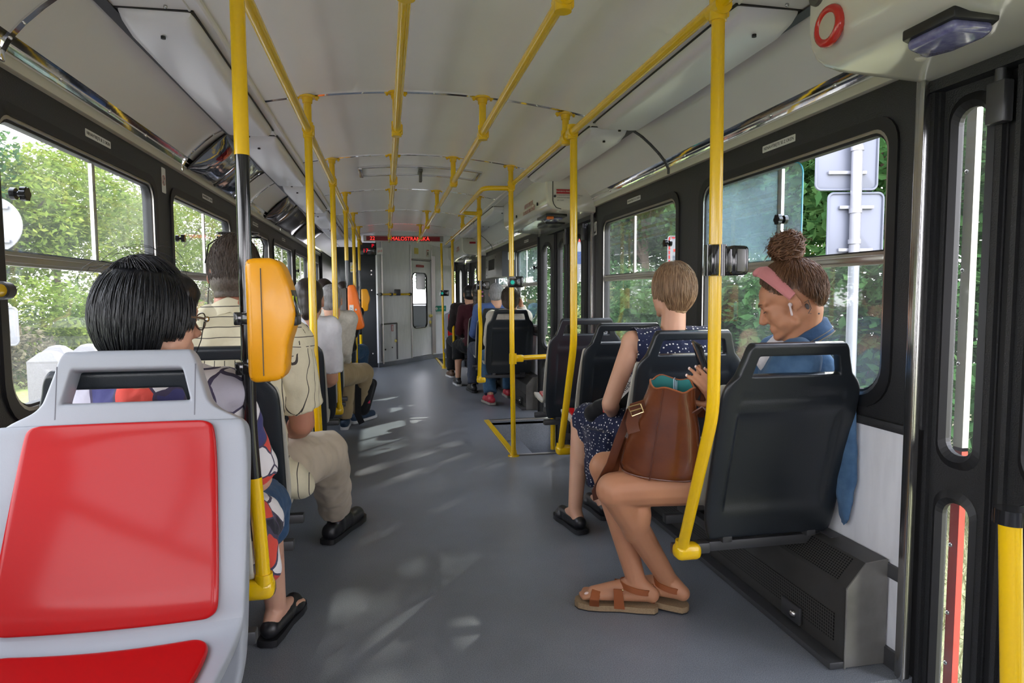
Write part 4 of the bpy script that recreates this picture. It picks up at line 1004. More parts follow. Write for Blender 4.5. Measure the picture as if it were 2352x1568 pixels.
# ================================================================ people
def skin_mat(name, c, c2):
    m = mat(name, c, .48, noise_=(9, c2, .25), spec=.35); n, L, b = nodes_of(m)
    b.inputs['Subsurface Weight'].default_value = .12; b.inputs['Subsurface Radius'].default_value = (.010, .004, .002); b.inputs['Subsurface Scale'].default_value = .6
skin_mat('skin tan', (.52, .25, .135), (.47, .215, .12))
skin_mat('skin fair', (.62, .36, .25), (.56, .30, .21))
skin_mat('skin light', (.60, .34, .22), (.55, .29, .19))
skin_mat('skin ruddy', (.50, .23, .15), (.42, .18, .12))
skin_mat('lip', (.45, .14, .11), (.40, .12, .10))
def hair_mat(name, c, c2, rough=.38, aniso=(1, 1, .12), sc=90):
    m = mat(name, c, rough, noise_=(sc, c2, .22), spec=.45); n, L, b = nodes_of(m)
    tx = [x for x in n if x.type == 'TEX_NOISE'][0]; tcn = [x for x in n if x.type == 'TEX_COORD'][0]
    mp = n.new('ShaderNodeMapping'); mp.inputs['Scale'].default_value = aniso
    L.new(tcn.outputs['Object'], mp.inputs[0]); L.new(mp.outputs[0], tx.inputs['Vector'])
    bp = n.new('ShaderNodeBump'); bp.inputs['Strength'].default_value = .5; bp.inputs['Distance'].default_value = .004
    L.new(tx.outputs['Fac'], bp.inputs['Height']); L.new(bp.outputs[0], b.inputs['Normal'])
hair_mat('hair black', (.003, .003, .004), (.009, .010, .013), .42)
hair_mat('hair crop', (.045, .031, .023), (.095, .068, .052), .55, (1, 1, .5), 200)
hair_mat('hair fair', (.17, .095, .048), (.44, .28, .16), .42)
hair_mat('hair brown', (.075, .032, .014), (.20, .095, .042), .42)
hair_mat('hair dark', (.012, .008, .007), (.03, .02, .016), .4)
hair_mat('hair grey', (.16, .15, .15), (.34, .33, .33), .5)
def cloth(name, c, c2=None, rough=.85, scale=60, bump=(34, .25)):
    return mat(name, c, rough, noise_=(scale, c2 or tuple(x*.8 for x in c), .25), bump=bump, sheen=.1, spec=.25)
cloth('denim', (.045, .105, .205), (.09, .175, .30), scale=24); cloth('denim dark', (.018, .05, .11), (.035, .08, .16)); cloth('denim stitch', (.20, .16, .10))
cloth('khaki', (.52, .44, .34), (.46, .385, .29), scale=8, bump=(11, .35)); cloth('khaki tan', (.36, .27, .15), (.31, .23, .13), scale=8, bump=(11, .35))
cloth('white cotton', (.72, .71, .73), (.66, .65, .68), bump=(14, .35)); cloth('cream cotton', (.60, .56, .48), bump=(14, .35)); cloth('maroon wool', (.055, .010, .016)); cloth('black cloth', (.010, .010, .012)); cloth('blue shirt', (.075, .13, .30), (.06, .105, .25))
cloth('grey blue', (.055, .065, .095)); cloth('dark jacket', (.022, .016, .016)); cloth('pink cloth', (.66, .27, .27), (.58, .22, .22), scale=12, bump=(26, .3)); cloth('jeans', (.03, .075, .14), (.05, .11, .19)); cloth('pink clip', (.8, .25, .5))
# cream shirt with thin dark stripes
def stripes(name, base, line, axis, freq, width, warp=.02, split=None):
    m = cloth(name, base, tuple(x*.94 for x in base)); n, L, b = nodes_of(m)
    t = n.new('ShaderNodeTexCoord'); s = n.new('ShaderNodeSeparateXYZ')
    nz = n.new('ShaderNodeTexNoise'); nz.inputs['Scale'].default_value = 5; L.new(t.outputs['Object'], nz.inputs['Vector'])
    mxv = n.new('ShaderNodeVectorMath'); mxv.operation = 'SCALE'; mxv.inputs['Scale'].default_value = warp; L.new(nz.outputs['Color'], mxv.inputs[0])
    av = n.new('ShaderNodeVectorMath'); L.new(t.outputs['Object'], av.inputs[0]); L.new(mxv.outputs[0], av.inputs[1]); L.new(av.outputs[0], s.inputs[0])
    def line_mask(out):
        k = n.new('ShaderNodeMath'); k.operation = 'MULTIPLY'; k.inputs[1].default_value = freq; L.new(out, k.inputs[0])
        f = n.new('ShaderNodeMath'); f.operation = 'FRACT'; L.new(k.outputs[0], f.inputs[0])
        g = n.new('ShaderNodeMath'); g.operation = 'LESS_THAN'; g.inputs[1].default_value = width; L.new(f.outputs[0], g.inputs[0]); return g.outputs[0]
    if split is None: fac = line_mask(s.outputs[axis])
    else:
        gt = n.new('ShaderNodeMath'); gt.operation = 'GREATER_THAN'; gt.inputs[1].default_value = split; L.new(s.outputs['Z'], gt.inputs[0])
        mm = n.new('ShaderNodeMix'); L.new(gt.outputs[0], mm.inputs[0]); L.new(line_mask(s.outputs[axis]), mm.inputs[2]); L.new(line_mask(s.outputs['Z']), mm.inputs[3]); fac = mm.outputs[0]
    old = b.inputs['Base Color'].links[0].from_socket; mc = n.new('ShaderNodeMixRGB'); mc.inputs[2].default_value = (*line, 1)
    L.new(fac, mc.inputs[0]); L.new(old, mc.inputs[1]); L.new(mc.outputs[0], b.inputs['Base Color'])
stripes('striped shirt', (.66, .60, .43), (.06, .05, .045), 'X', 31, .085, .025, split=.93)
stripes('striped sleeve', (.66, .60, .43), (.06, .05, .045), 'Y', 40, .085, .009)
# navy with white dots
m = cloth('polka dots', (.009, .013, .040), (.013, .017, .05)); n, L, b = nodes_of(m)
t = n.new('ShaderNodeTexCoord'); v = n.new('ShaderNodeTexVoronoi'); v.inputs['Scale'].default_value = 62; v.inputs['Randomness'].default_value = .5; L.new(t.outputs['Object'], v.inputs['Vector'])
g = n.new('ShaderNodeMath'); g.operation = 'LESS_THAN'; g.inputs[1].default_value = .24; L.new(v.outputs['Distance'], g.inputs[0])
mc = n.new('ShaderNodeMixRGB'); L.new(g.outputs[0], mc.inputs[0]); L.new(b.inputs['Base Color'].links[0].from_socket, mc.inputs[1]); mc.inputs[2].default_value = (.72, .70, .66, 1); L.new(mc.outputs[0], b.inputs['Base Color'])
# white blouse with a bold abstract print
m = cloth('print blouse', (.66, .63, .64)); n, L, b = nodes_of(m)
t = n.new('ShaderNodeTexCoord'); nz = n.new('ShaderNodeTexNoise'); nz.inputs['Scale'].default_value = 6; L.new(t.outputs['Object'], nz.inputs['Vector'])
av = n.new('ShaderNodeVectorMath'); av.operation = 'MULTIPLY_ADD'; av.inputs[1].default_value = (.09, .09, .09); L.new(nz.outputs['Color'], av.inputs[0]); L.new(t.outputs['Object'], av.inputs[2])
v = n.new('ShaderNodeTexVoronoi'); v.inputs['Scale'].default_value = 13; L.new(av.outputs[0], v.inputs['Vector'])
sc_ = n.new('ShaderNodeSeparateColor'); L.new(v.outputs['Color'], sc_.inputs[0])
r = n.new('ShaderNodeValToRGB'); r.color_ramp.interpolation = 'CONSTANT'; el = r.color_ramp.elements
el[0].position = 0; el[0].color = (.70, .67, .68, 1); el[1].position = .48; el[1].color = (.60, .07, .05, 1)
for p_, c_ in ((.62, (.05, .05, .15, 1)), (.76, (.70, .67, .68, 1)), (.86, (.40, .38, .44, 1)), (.93, (.02, .02, .03, 1))): q_ = el.new(p_); q_.color = c_
L.new(sc_.outputs[0], r.inputs[0])
ve = n.new('ShaderNodeTexVoronoi'); ve.feature = 'DISTANCE_TO_EDGE'; ve.inputs['Scale'].default_value = 13; L.new(av.outputs[0], ve.inputs['Vector'])
lt = n.new('ShaderNodeMath'); lt.operation = 'LESS_THAN'; lt.inputs[1].default_value = .035; L.new(ve.outputs['Distance'], lt.inputs[0])
mc = n.new('ShaderNodeMixRGB'); L.new(lt.outputs[0], mc.inputs[0]); L.new(r.outputs[0], mc.inputs[1]); mc.inputs[2].default_value = (.06, .05, .09, 1); L.new(mc.outputs[0], b.inputs['Base Color'])
m = mat('bag leather', (.085, .020, .007), .24, coat=.5, noise_=(7, (.19, .055, .017), .3), bump=(6, .9)); mat('bag leather dark', (.11, .032, .014), .35, coat=.2); mat('bag lining', (.03, .21, .20), .7); mat('brass', (.75, .55, .28), .25, metal=1.)
mat('sandal leather', (.30, .085, .025), .5); mat('cork', (.34, .235, .13), .8, noise_=(180, (.27, .18, .10), .2)); mat('shoe black', (.012, .012, .014), .38); mat('shoe sole', (.55, .55, .54), .6); mat('shoe navy', (.015, .035, .07), .6); mat('shoe brown', (.10, .05, .025), .5); mat('shoe red', (.42, .02, .04), .6); mat('sole worn', (.30, .27, .24), .8)
mat('spectacle frame', (.10, .07, .05), .3); mat('spectacle metal', (.55, .5, .42), .25, metal=1.); mat('lens dark', (.02, .02, .022), .05, coat=.5); mat('tattoo ink', (.10, .085, .085), .7); mat('nail', (.85, .66, .62), .25); mat('earbud', (.68, .56, .55), .3)

def axes(f, up=(0, 0, 1)):
    f = V(f).normalized(); r = f.cross(V(up)).normalized(); u = r.cross(f); return M(((r.x, f.x, u.x), (r.y, f.y, u.y), (r.z, f.z, u.z)))
class Head:
    def __init__(s, O, f, up=(0, 0, 1), k=1.0): s.O, s.R, s.k = V(O), axes(f, up), k
    def p(s, x, y, z): return s.O + s.R @ V((x, y, z))*s.k
    def ell(s, mb, c, r, rot=None, seg=20, rg=12): mb.ell(s.p(*c), tuple(q*s.k for q in r), s.R @ rot if rot else s.R, seg, rg)
    def cap(s, mb, a, b, r0, r1): mb.cap(s.p(*a), s.p(*b), r0*s.k, r1*s.k)
    def build(s, mb):
        s.ell(mb, (0, -.014, .028), (.073, .092, .088)); s.ell(mb, (0, .040, .032), (.060, .046, .050)); s.ell(mb, (0, .042, -.028), (.058, .046, .068))
        s.ell(mb, (0, .030, -.070), (.050, .052, .040)); s.ell(mb, (0, .078, -.098), (.020, .017, .016)); s.ell(mb, (0, -.02, -.045), (.056, .06, .06))
        for q in (-1, 1):
            s.ell(mb, (.032*q, .060, -.034), (.023, .018, .025)); s.ell(mb, (.0085*q, .099, -.040), (.0075, .010, .007)); s.cap(mb, (.040*q, .014, -.072), (.006*q, .074, -.096), .018, .0155); s.ell(mb, (.034*q, .036, -.056), (.023, .036, .032)); s.cap(mb, (.012*q, .086, .021), (.044*q, .074, .020), .010, .009)
            s.ell(mb, (.031*q, .077, .000), (.0135, .011, .011))
            rot = M.Rotation(radians(18*q), 3, 'Z') @ M.Rotation(radians(-12), 3, 'X')
            s.ell(mb, (.077*q, -.012, -.010), (.0065, .018, .031), rot); s.ell(mb, (.074*q, -.004, -.034), (.007, .008, .010))
            s.cap(mb, (.083*q, -.022, .012), (.083*q, -.026, -.02), .004, .004); s.cap(mb, (.082*q, -.004, .018), (.083*q, -.022, .012), .004, .004)
        s.cap(mb, (0, .088, .004), (0, .109, -.036), .0072, .0092); s.ell(mb, (0, .100, -.041), (.010, .011, .008))
        s.cap(mb, (-.017, .085, -.0655), (.017, .085, -.0655), .0075, .0075); s.cap(mb, (-.015, .084, -.0765), (.015, .084, -.0765), .0078, .0078); s.ell(mb, (0, .074, -.070), (.030, .018, .022))
def hand(mb, W, d, pn, side, curl=(.35, .4, .45, .5), k=1.0, thumb=.5, spread=.10):
    """palm, four bent fingers and a thumb; d towards the fingers, pn the way the palm faces, side towards the thumb"""
    W, d = V(W), V(d).normalized(); pn = V(pn); pn = (pn-d*pn.dot(d)).normalized(); s = V(side); s = (s-d*s.dot(d)-pn*s.dot(pn)).normalized()
    R = M(((s.x, d.x, pn.x), (s.y, d.y, pn.y), (s.z, d.z, pn.z)))
    P = lambda x, y, z: W + R @ V((x, y, z))*k
    mb.ell(P(0, .050, 0), (.039*k, .050*k, .0145*k), R); mb.cap(P(.026, .082, 0), P(-.028, .074, 0), .0115*k, .010*k); mb.cap(P(.022, .03, .004), P(.020, .075, 0), .013*k, .011*k); mb.cap(P(0, -.01, 0), P(0, .03, 0), .024*k, .022*k)
    tips = []
    for i, (x, y, L_) in enumerate(((.028, .088, .072), (.0095, .092, .080), (-.0095, .089, .074), (-.028, .080, .058))):
        a = curl[i]; p = P(x, y, 0); ang = a*.8; sp = spread*(1.5-i)*.4; r = .0088*k
        for j, fr in enumerate((.44, .32, .24)):
            v = R @ (V((sin(sp), cos(sp)*cos(ang), sin(ang)*1.0)).normalized()); q = p+v*L_*fr*k
            mb.cap(p, q, r, r*.93, 10); p = q; ang += a*1.1; r *= .93
        tips.append((p, v))
    p = P(.028, .022, .006)
    for j, (L_, v) in enumerate(((.040, V((.75, .62, .25+.3*thumb))), (.034, V((.45, .80, .3+.5*thumb))), (.026, V((.25, .85, .35+.5*thumb))))):
        q = p + R @ v.normalized()*L_*k; mb.cap(p, q, (.0125-.0014*j)*k, (.0115-.0014*j)*k, 10); p = q
    tips.append((p, R @ V((.25, .85, .6)).normalized()))
    return tips
def foot(mb, an, toe, k=1.0, heel=.055):
    """bare foot: ankle point to the toe direction"""
    an, toe = V(an), V(toe); d = toe-an; d.z = 0; d.normalize(); s = V((-d.y, d.x, 0)); z0 = toe.z
    h = an-d*heel*k; h.z = z0+.028; mb.cap(an, h, .036*k, .029*k); b = toe-d*.045*k; b.z = z0+.016
    mb.cap(an+V((0, 0, -.01)), b+V((0, 0, .008)), .036*k, .020*k); mb.cap(h, b+s*.022*k, .026*k, .016*k); mb.cap(h, b-s*.022*k, .026*k, .016*k)
    for i, o in enumerate((-.032, -.016, .0, .016, .031)):
        q = toe + s*o*k - d*abs(o)*.4*k; q.z = z0+.010; mb.cap(b+s*o*.9*k, q, .0125*k, .0095*k if i else .013*k, 10)
def torso(mb, J, g=0., fem=False, low=True):
    """trunk, inflated by g"""
    rt = (J['shR']-J['shL']).normalized(); up = (J['neck']-J['pelvis']).normalized(); fw = up.cross(rt).normalized(); up2 = rt.cross(fw)
    R = M(((rt.x, fw.x, up2.x), (rt.y, fw.y, up2.y), (rt.z, fw.z, up2.z))); k = (J['shR']-J['shL']).length/.34
    pel, ch = J['pelvis'], J['chest']; w_ = pel.lerp(ch, .5)
    if low: mb.ell(pel, (.165*k+g, .118*k+g, .115+g), R)
    mb.ell(w_, (.140*k+g, .105*k+g, .15+g), R); mb.ell(ch, (.155*k+g, .112*k+g, .165+g), R)
    nb = J['neck']
    for s in ('shL', 'shR'): mb.cap(J[s], ch.lerp(J[s], .35)+up*.03, .058*k+g, .085*k+g); mb.cap(J[s], nb-up*.035, .050*k+g, .050*k+g)
    if fem:
        for q in (-1, 1): mb.ell(ch + rt*.075*q*k + fw*.085*k - up*.02, (.062+g, .055+g, .06+g), R)
    return R
def limb(mb, pts, rs, g=0., flat=True):
    for i in range(len(pts)-1):
        a, b = V(pts[i]), V(pts[i+1]); last = i == len(pts)-2
        if last and flat: mb.ell(a, (rs[i]+g,)*3, None, 14, 10); mb.tube([a, b], [rs[i]+g, rs[i+1]+g], 16)
        else: mb.cap(a, b, rs[i]+g, rs[i+1]+g)
def shoe(parent, an, toe, m_up, m_sole=None, high=False, k=1.0, nm='shoe', pump=False):
    an, toe = V(an), V(toe); d = toe-an; d.z = 0; d.normalize(); s = V((-d.y, d.x, 0)); z0 = toe.z
    h = an-d*.055*k; mb = MB(); zz = z0+.02
    hp = V((h.x, h.y, zz+.022)); tp = V((toe.x, toe.y, zz+.012))-d*.03*k; md = hp.lerp(tp, .55)
    if pump:
        mb.cap(hp, md, .031*k, .036*k); mb.cap(md, tp, .036*k, .032*k); R_ = axes(d); mb.ell(toe-d*.052*k+V((0, 0, .026)), (.047*k, .062*k, .026), R_); o = blob(mb, nm, m_up, parent, .005, 3)
    else:
        mb.cap(hp, md+V((0, 0, .012)), .036*k, .040*k); mb.cap(md, tp, .040*k, .036*k); mb.cap(V((an.x, an.y, zz+.02)), V((an.x, an.y, zz+(.085 if high else .055))), .040*k, .038*k); mb.cap(V((an.x, an.y, zz+.05)), md+V((0, 0, .012)), .036*k, .036*k)
        o = blob(mb, nm, m_up, parent, .006, 4)
    q = MB(); pl = []
    for t, w_ in ((-.03, .018), (-.022, .032), (.02, .036), (.10, .036), (.16, .045), (.20, .043), (.226, .030), (.236, .012)): pl.append((t*k, w_*k))
    L_ = (toe-h).length/(.226*k); ring = [h+d*t*L_+s*w_ for t, w_ in pl] + [h+d*t*L_-s*w_ for t, w_ in reversed(pl)]
    q.rings([[V((p.x, p.y, z0-.004)) for p in ring], [V((p.x, p.y, z0+.018)) for p in ring]]); q.build('sole', m_sole or m_up, o if o else parent)
    return o
def strands(hair_mb, H, n_, L_, rad, flow, accept, center=(0, -.01, .03), surf=(.085, .105, .10), lift=.004, wave=0., seed=1, stop=None):
    """extra fine locks over a hair volume, appended to hair_mb; flow(localpoint)->local direction"""
    rnd = random.Random(seed)
    for i in range(n_):
        for _ in range(40):
            a, z = rnd.uniform(0, 2*pi), rnd.uniform(-1, 1); q = sqrt(1-z*z); dv = V((q*cos(a), q*sin(a), z)); p = V(center)+V((dv.x*surf[0], dv.y*surf[1], dv.z*surf[2]))
            if accept(p): break
        else: continue
        pts = []; c = V(center); ph = rnd.uniform(0, 6.28); l_ = L_*rnd.uniform(.5, 1.3); kk = lift*rnd.uniform(-.5, 1.4)
        for j in range(6):
            t = j/5
            pts.append(H.p(*(p + (p-c).normalized()*(kk*sin(pi*t*.6+.3) + wave*.4*sin(ph+t*9)))))
            fl = V(flow(p)); nrm = (p-c); nrm = V((nrm.x/surf[0]**2, nrm.y/surf[1]**2, nrm.z/surf[2]**2)).normalized(); fl = (fl-nrm*fl.dot(nrm))
            if fl.length < 1e-4: break
            sd = nrm.cross(fl.normalized())
            p = p + fl.normalized()*l_/5 + sd*wave*sin(ph*2+t*11)*.6
            if stop and stop(p): break
            v = p-c; sc2 = 1/sqrt((v.x/surf[0])**2+(v.y/surf[1])**2+(v.z/surf[2])**2); p = c+v*sc2
        if len(pts) > 2: hair_mb.tube(pts, [rad*.5]+[rad]*(len(pts)-2)+[rad*.15], 4, False)
def add_hair(vol, mb_str, name, m_, parent, voxel=.006, smooth=3, disp=None, keep=None, H=None):
    o = blob(vol, name, m_, None, voxel, smooth, disp)
    if keep:                                            # cut the volume along the hairline
        bm_ = bmesh.new(); bm_.from_mesh(o.data); Ri = H.R.transposed()
        bmesh.ops.delete(bm_, geom=[v for v in bm_.verts if not keep((Ri @ (v.co-H.O))/H.k)], context='VERTS'); bm_.to_mesh(o.data); bm_.free()
    if mb_str is not None:
        bm_ = bmesh.new(); bm_.from_mesh(o.data); t = bmesh.new(); me = bpy.data.meshes.new('t'); mb_str.bm.to_mesh(me); mb_str.bm.free(); bm_.from_mesh(me); bpy.data.meshes.remove(me); t.free(); bm_.to_mesh(o.data); bm_.free()
        o.data.polygons.foreach_set('use_smooth', [True]*len(o.data.polygons))
    o.parent = parent; return o
def VJ(**k): return {a: V(b) for a, b in k.items()}
def wrinkle(amp, sc):
    def f(co, n_): return n_*(noise.noise(co*sc)*amp + noise.noise(V((co.x*sc*2.3, co.y*sc*2.3, co.z*sc*.8)))*amp*.6)
    return f
def body(mb, J, H, sk=1.0, fem=False, legs=True, fingers=None):
    torso(mb, J, -.006, fem); H.build(mb)
    nk = .050 if fem else .058
    mb.cap(J['neck']-V((0, 0, .02)), H.p(0, -.018, -.05), nk*1.12, nk); mb.cap(J['neck']-V((0, 0, .02)), H.p(0, .0, -.07), nk, nk*.9)
    for s in 'LR':
        limb(mb, (J['sh'+s], J['el'+s], J['wr'+s]), (.050*sk, .040*sk, .027*sk), 0, False)
        fa = J['el'+s].lerp(J['wr'+s], .3); mb.cap(fa, J['el'+s], .042*sk, .040*sk)
        if legs:
            hip, kn, an = J['hip'+s], J['kn'+s], J['an'+s]
            limb(mb, (hip, kn), (.088*sk, .060*sk), 0, False); limb(mb, (kn, an), (.056*sk, .036*sk), 0, False)
            dr = (an-kn).normalized(); back = (hip-kn); back = (back-dr*back.dot(dr)).normalized(); mb.ell(kn.lerp(an, .33)+back*.014, (.053*sk, .053*sk, .10*sk), axes((1, 0, 0), dr) if abs(dr.x) < .95 else None)

# ---------------------------------------------------------------- woman with black bobbed hair
root = thing('person', 'person with black bobbed hair, glasses and printed blouse behind the red seat', 'person', (-.52, 1.62, .43)); P0 = root
def inv(o, root): o.location = -root.location; return o
def adopt(root, objs):
    for o in objs: o.parent = root; o.location = -V(root.location)
J = VJ(pelvis=(-.53, 1.70, .50), chest=(-.53, 1.63, .77), neck=(-.53, 1.60, .965), shL=(-.68, 1.66, .90), shR=(-.385, 1.67, .89), elL=(-.72, 1.76, .64), wrL=(-.62, 1.95, .58), elR=(-.340, 1.79, .64), wrR=(-.42, 1.96, .58),
       hipL=(-.60, 1.75, .50), hipR=(-.44, 1.76, .50), knL=(-.62, 2.02, .50), knR=(-.375, 2.06, .49), anL=(-.60, 2.10, .10), anR=(-.375, 2.20, .095))
H = Head((-.505, 1.575, 1.075), (.74, .66, -.10), k=.93)
mb = MB(); body(mb, J, H, .92, True); hand(mb, J['wrL'], (.6, .8, -.2), (0, 0, -1), (1, 0, 0), k=.9); hand(mb, J['wrR'], (-.3, .9, -.3), (0, 0, -1), (-1, 0, 0), k=.9); foot(mb, J['anL'], (-.60, 2.30, .02), .9); foot(mb, J['anR'], (-.335, 2.365, .03), .9)
o_body = blob(mb, 'body', 'skin fair', None, .006, 4); adopt(root, [o_body])
mb = MB(); H.ell(mb, (0, -.024, .030), (.097, .104, .098)); H.ell(mb, (0, .030, .056), (.080, .068, .058)); H.ell(mb, (.0, -.036, -.03), (.093, .086, .088)); H.ell(mb, (0, -.05, -.075), (.072, .050, .05)); H.ell(mb, (0, .036, .024), (.066, .040, .045))
bobz = lambda p: .03 if p.y > .062 else (-.035 if p.y > .03 else (-.055 if p.y > -.02 else -.13))
st = MB(); strands(st, H, 3600, .085, .0012, lambda p: (p.x*1.0, p.y*.5-.02, -1.0) if p.z < .10 else (p.x, p.y-.02, .2), lambda p: p.z > bobz(p)+.01, (0, -.024, .006), (.1015, .112, .134), .004, .0008, 3, lambda p: p.z < bobz(p))
strands(st, H, 40, .09, .0006, lambda p: (p.x-.3, p.y-.6, .3), lambda p: p.z > .09, (0, -.022, .03), (.096, .110, .102), .03, .004, 5)
adopt(root, [add_hair(mb, st, 'hair', 'hair black', None, .006, 3, wrinkle(.003, 60), lambda p: p.z > bobz(p)-.004, H)])
mb = MB(); torso(mb, J, .012, True)
for s in 'LR': limb(mb, (J['sh'+s], J['sh'+s].lerp(J['el'+s], .95)), (.058, .060), 0)
mb.ell(J['pelvis']+V((0, .02, -.0)), (.175, .15, .10)); mb.cap(J['hipR']+V((.03, -.04, .01)), (-.37, 1.86, .50), .10, .085); mb.cap(J['hipL'], (-.62, 1.86, .50), .10, .085)
mb.cap((-.345, 1.80, .48), (-.325, 1.78, .40), .05, .04)
adopt(root, [blob(mb, 'blouse', 'print blouse', None, .008, 5, wrinkle(.006, 22))])
mb = MB(); limb(mb, (J['hipR'], (-.372, 2.085, .485)), (.10, .078), 0); limb(mb, (J['hipL'], (-.62, 2.03, .50)), (.10, .078), 0); mb.cap((-.372, 2.06, .47), (-.360, 2.04, .42), .074, .06)
adopt(root, [blob(mb, 'skirt', 'denim dark', None, .008, 3, wrinkle(.003, 30))])
adopt(root, [shoe(None, J['anR'], (-.335, 2.38, .008), 'shoe black', pump=True), shoe(None, J['anL'], (-.60, 2.31, .008), 'shoe black', pump=True)])
sp_ = thing('spectacles', 'brown framed spectacles on cord worn by the black-haired person', 'glasses', H.p(0, .09, 0)); off = -V(sp_.location)
mb = MB()
for q in (-1, 1):
    mb.tube([H.p(.034*q+.025*cos(a), .098-.004*abs(cos(a)), -.004+.021*sin(a))+off for a in [2*pi*i/20 for i in range(21)]], .0016, 6, False)
    mb.tube([H.p(.060*q, .095, .002)+off, H.p(.078*q, .07, .004)+off, H.p(.086*q, .0, .004)+off], [.0025, .003, .002], 8)
mb.tube([H.p(-.01, .102, .0)+off, H.p(.01, .102, .0)+off], .0015, 6); mb.build('frame', 'spectacle frame', sp_)
for q in (-1, 1):
    mb = MB(); mb.face([H.p(.034*q+.025*cos(a), .098, -.004+.021*sin(a))+off for a in [2*pi*i/20 for i in range(20)]]); mb.build('lens', 'glass', sp_, False)
    mb = MB(); mb.ell(H.p(.064*q, .094, .002)+off, (.004, .007, .007), H.R, 10, 6); mb.build('hinge_ornament', 'spectacle metal', sp_)
mb = MB(); mb.tube([H.p(.068, .086, -.004)+off, H.p(.070, .080, -.05)+off, H.p(.066, .06, -.12)+off, H.p(.05, .04, -.15)+off], .0012, 6); mb.build('cord', 'black cloth', sp_)

# ---------------------------------------------------------------- man in the striped shirt
root = thing('person', 'person with cropped hair and striped cream shirt behind the yellow validator', 'person', (-.50, 2.3, .43))
J = VJ(pelvis=(-.50, 2.30, .51), chest=(-.50, 2.26, .80), neck=(-.495, 2.27, 1.03), shL=(-.685, 2.27, .965), shR=(-.315, 2.26, .965), elL=(-.74, 2.36, .68), wrL=(-.62, 2.58, .58), elR=(-.288, 2.31, .685), wrR=(-.36, 2.55, .60),
       hipL=(-.59, 2.36, .50), hipR=(-.41, 2.36, .50), knL=(-.60, 2.76, .50), knR=(-.245, 2.66, .50), anL=(-.60, 2.9, .10), anR=(-.245, 3.06, .10))
H = Head((-.483, 2.30, 1.195), (.06, 1, -.12), k=1.02)
mb = MB(); body(mb, J, H, 1.05); hand(mb, J['wrL'], (.5, .8, -.3), (0, 0, -1), (1, 0, 0)); hand(mb, J['wrR'], (-.7, .6, -.2), (0, 0, -1), (0, 1, 0))
mb.cap(H.p(-.015, -.04, -.11), H.p(.015, -.04, -.11), .042, .042)
adopt(root, [blob(mb, 'body', 'skin ruddy', None, .007, 4)])
mb = MB(); H.ell(mb, (0, -.016, .033), (.0755, .0945, .088)); H.ell(mb, (0, -.03, -.03), (.070, .080, .068)); H.ell(mb, (0, .02, .062), (.066, .066, .052)); H.ell(mb, (0, -.045, -.075), (.055, .050, .03))
st = MB(); strands(st, H, 3600, .016, .0008, lambda p: (p.x*.4, -.4, -1), lambda p: not (p.y > .03 and p.z < .04) and p.z > -.09, (0, -.018, .014), (.0785, .0975, .1115), .002, 0, 8)
adopt(root, [add_hair(mb, st, 'hair', 'hair crop', None, .005, 3, None, lambda p: p.z > (.05 if p.y > .04 else (-.02 if p.y > -.015 else (-.05 if p.y > -.045 else -.088))), H)])
mb = MB(); torso(mb, J, .016); mb.ell(J['pelvis'], (.185, .15, .12))
mb.cap((-.56, 2.235, 1.055), (-.43, 2.235, 1.055), .040, .040)
mb.cap((-.33, 2.28, .50), (-.30, 2.34, .46), .06, .05); adopt(root, [blob(mb, 'shirt', 'striped shirt', None, .009, 5, wrinkle(.006, 16))])
for s in 'LR':
    mb = MB(); a, b = J['sh'+s], J['sh'+s].lerp(J['el'+s], .80); limb(mb, (a+V((0, 0, .004)), b), (.074, .078), 0); adopt(root, [blob(mb, 'sleeve', 'striped sleeve', None, .008, 4, wrinkle(.006, 20))])
mb = MB(); pts = [(-.490+.084*sin(a), 2.285-.080*cos(a), 1.082-.030*abs(sin(a))+.016*cos(a)) for a in [(-1.9+3.8*i/16) for i in range(17)]]
mb.rings([[V(p)+V((0, 0, .020)), V(p)+V((.006*(-1 if p[0] < -.495 else 1), -.010, -.028)), V(p)+V((.0, .006, -.02))] for p in pts]); adopt(root, [mb.build('collar', 'striped shirt')])
mb = MB()
limb(mb, (J['hipR'], J['knR'], J['anR']+V((0, -.02, .05))), (.115, .088, .075), .0); limb(mb, (J['hipL'], J['knL'], J['anL']+V((0, 0, .05))), (.115, .088, .075), .0); mb.ell(J['pelvis'], (.18, .14, .12))
adopt(root, [blob(mb, 'trousers', 'khaki', None, .009, 4, wrinkle(.008, 15))])
adopt(root, [shoe(None, J['anR'], (-.150, 3.29, .008), 'shoe black', k=1.08), shoe(None, J['anL'], (-.60, 3.14, .008), 'shoe black', k=1.08)])
sg = thing('sunglasses', 'dark sunglasses pushed up on the cropped head of the striped-shirt person', 'sunglasses', H.p(0, .05, .115)); off = -V(sg.location); mb = MB()
for q in (-1, 1): mb.tube([H.p(.070*q, .032, .118)+off, H.p(.086*q, .0, .092)+off, H.p(.0885*q, -.022, .030)+off], .0024, 6)
mb.tube([H.p(x, .036-abs(x)*.06, .124)+off for x in (-.070, -.03, 0, .03, .070)], .003, 6); mb.build('frame', 'black gloss', sg)
for q in (-1, 1): mb = MB(); mb.ell(H.p(.037*q, .018, .134)+off, (.032, .022, .006), H.R @ M.Rotation(radians(8), 3, 'X'), 16, 8); mb.build('lens', 'lens dark', sg)
ec = thing('earphone_cord', 'thin black cord hanging from the ear of the striped-shirt person', 'cord', H.p(-.08, 0, -.03)); off = -V(ec.location); mb = MB(); mb.tube([H.p(-.082, .0, -.02)+off, H.p(-.086, .0, -.06)+off, H.p(-.092, .01, -.14)+off], .0016, 6); mb.build('wire', 'black plastic', ec)

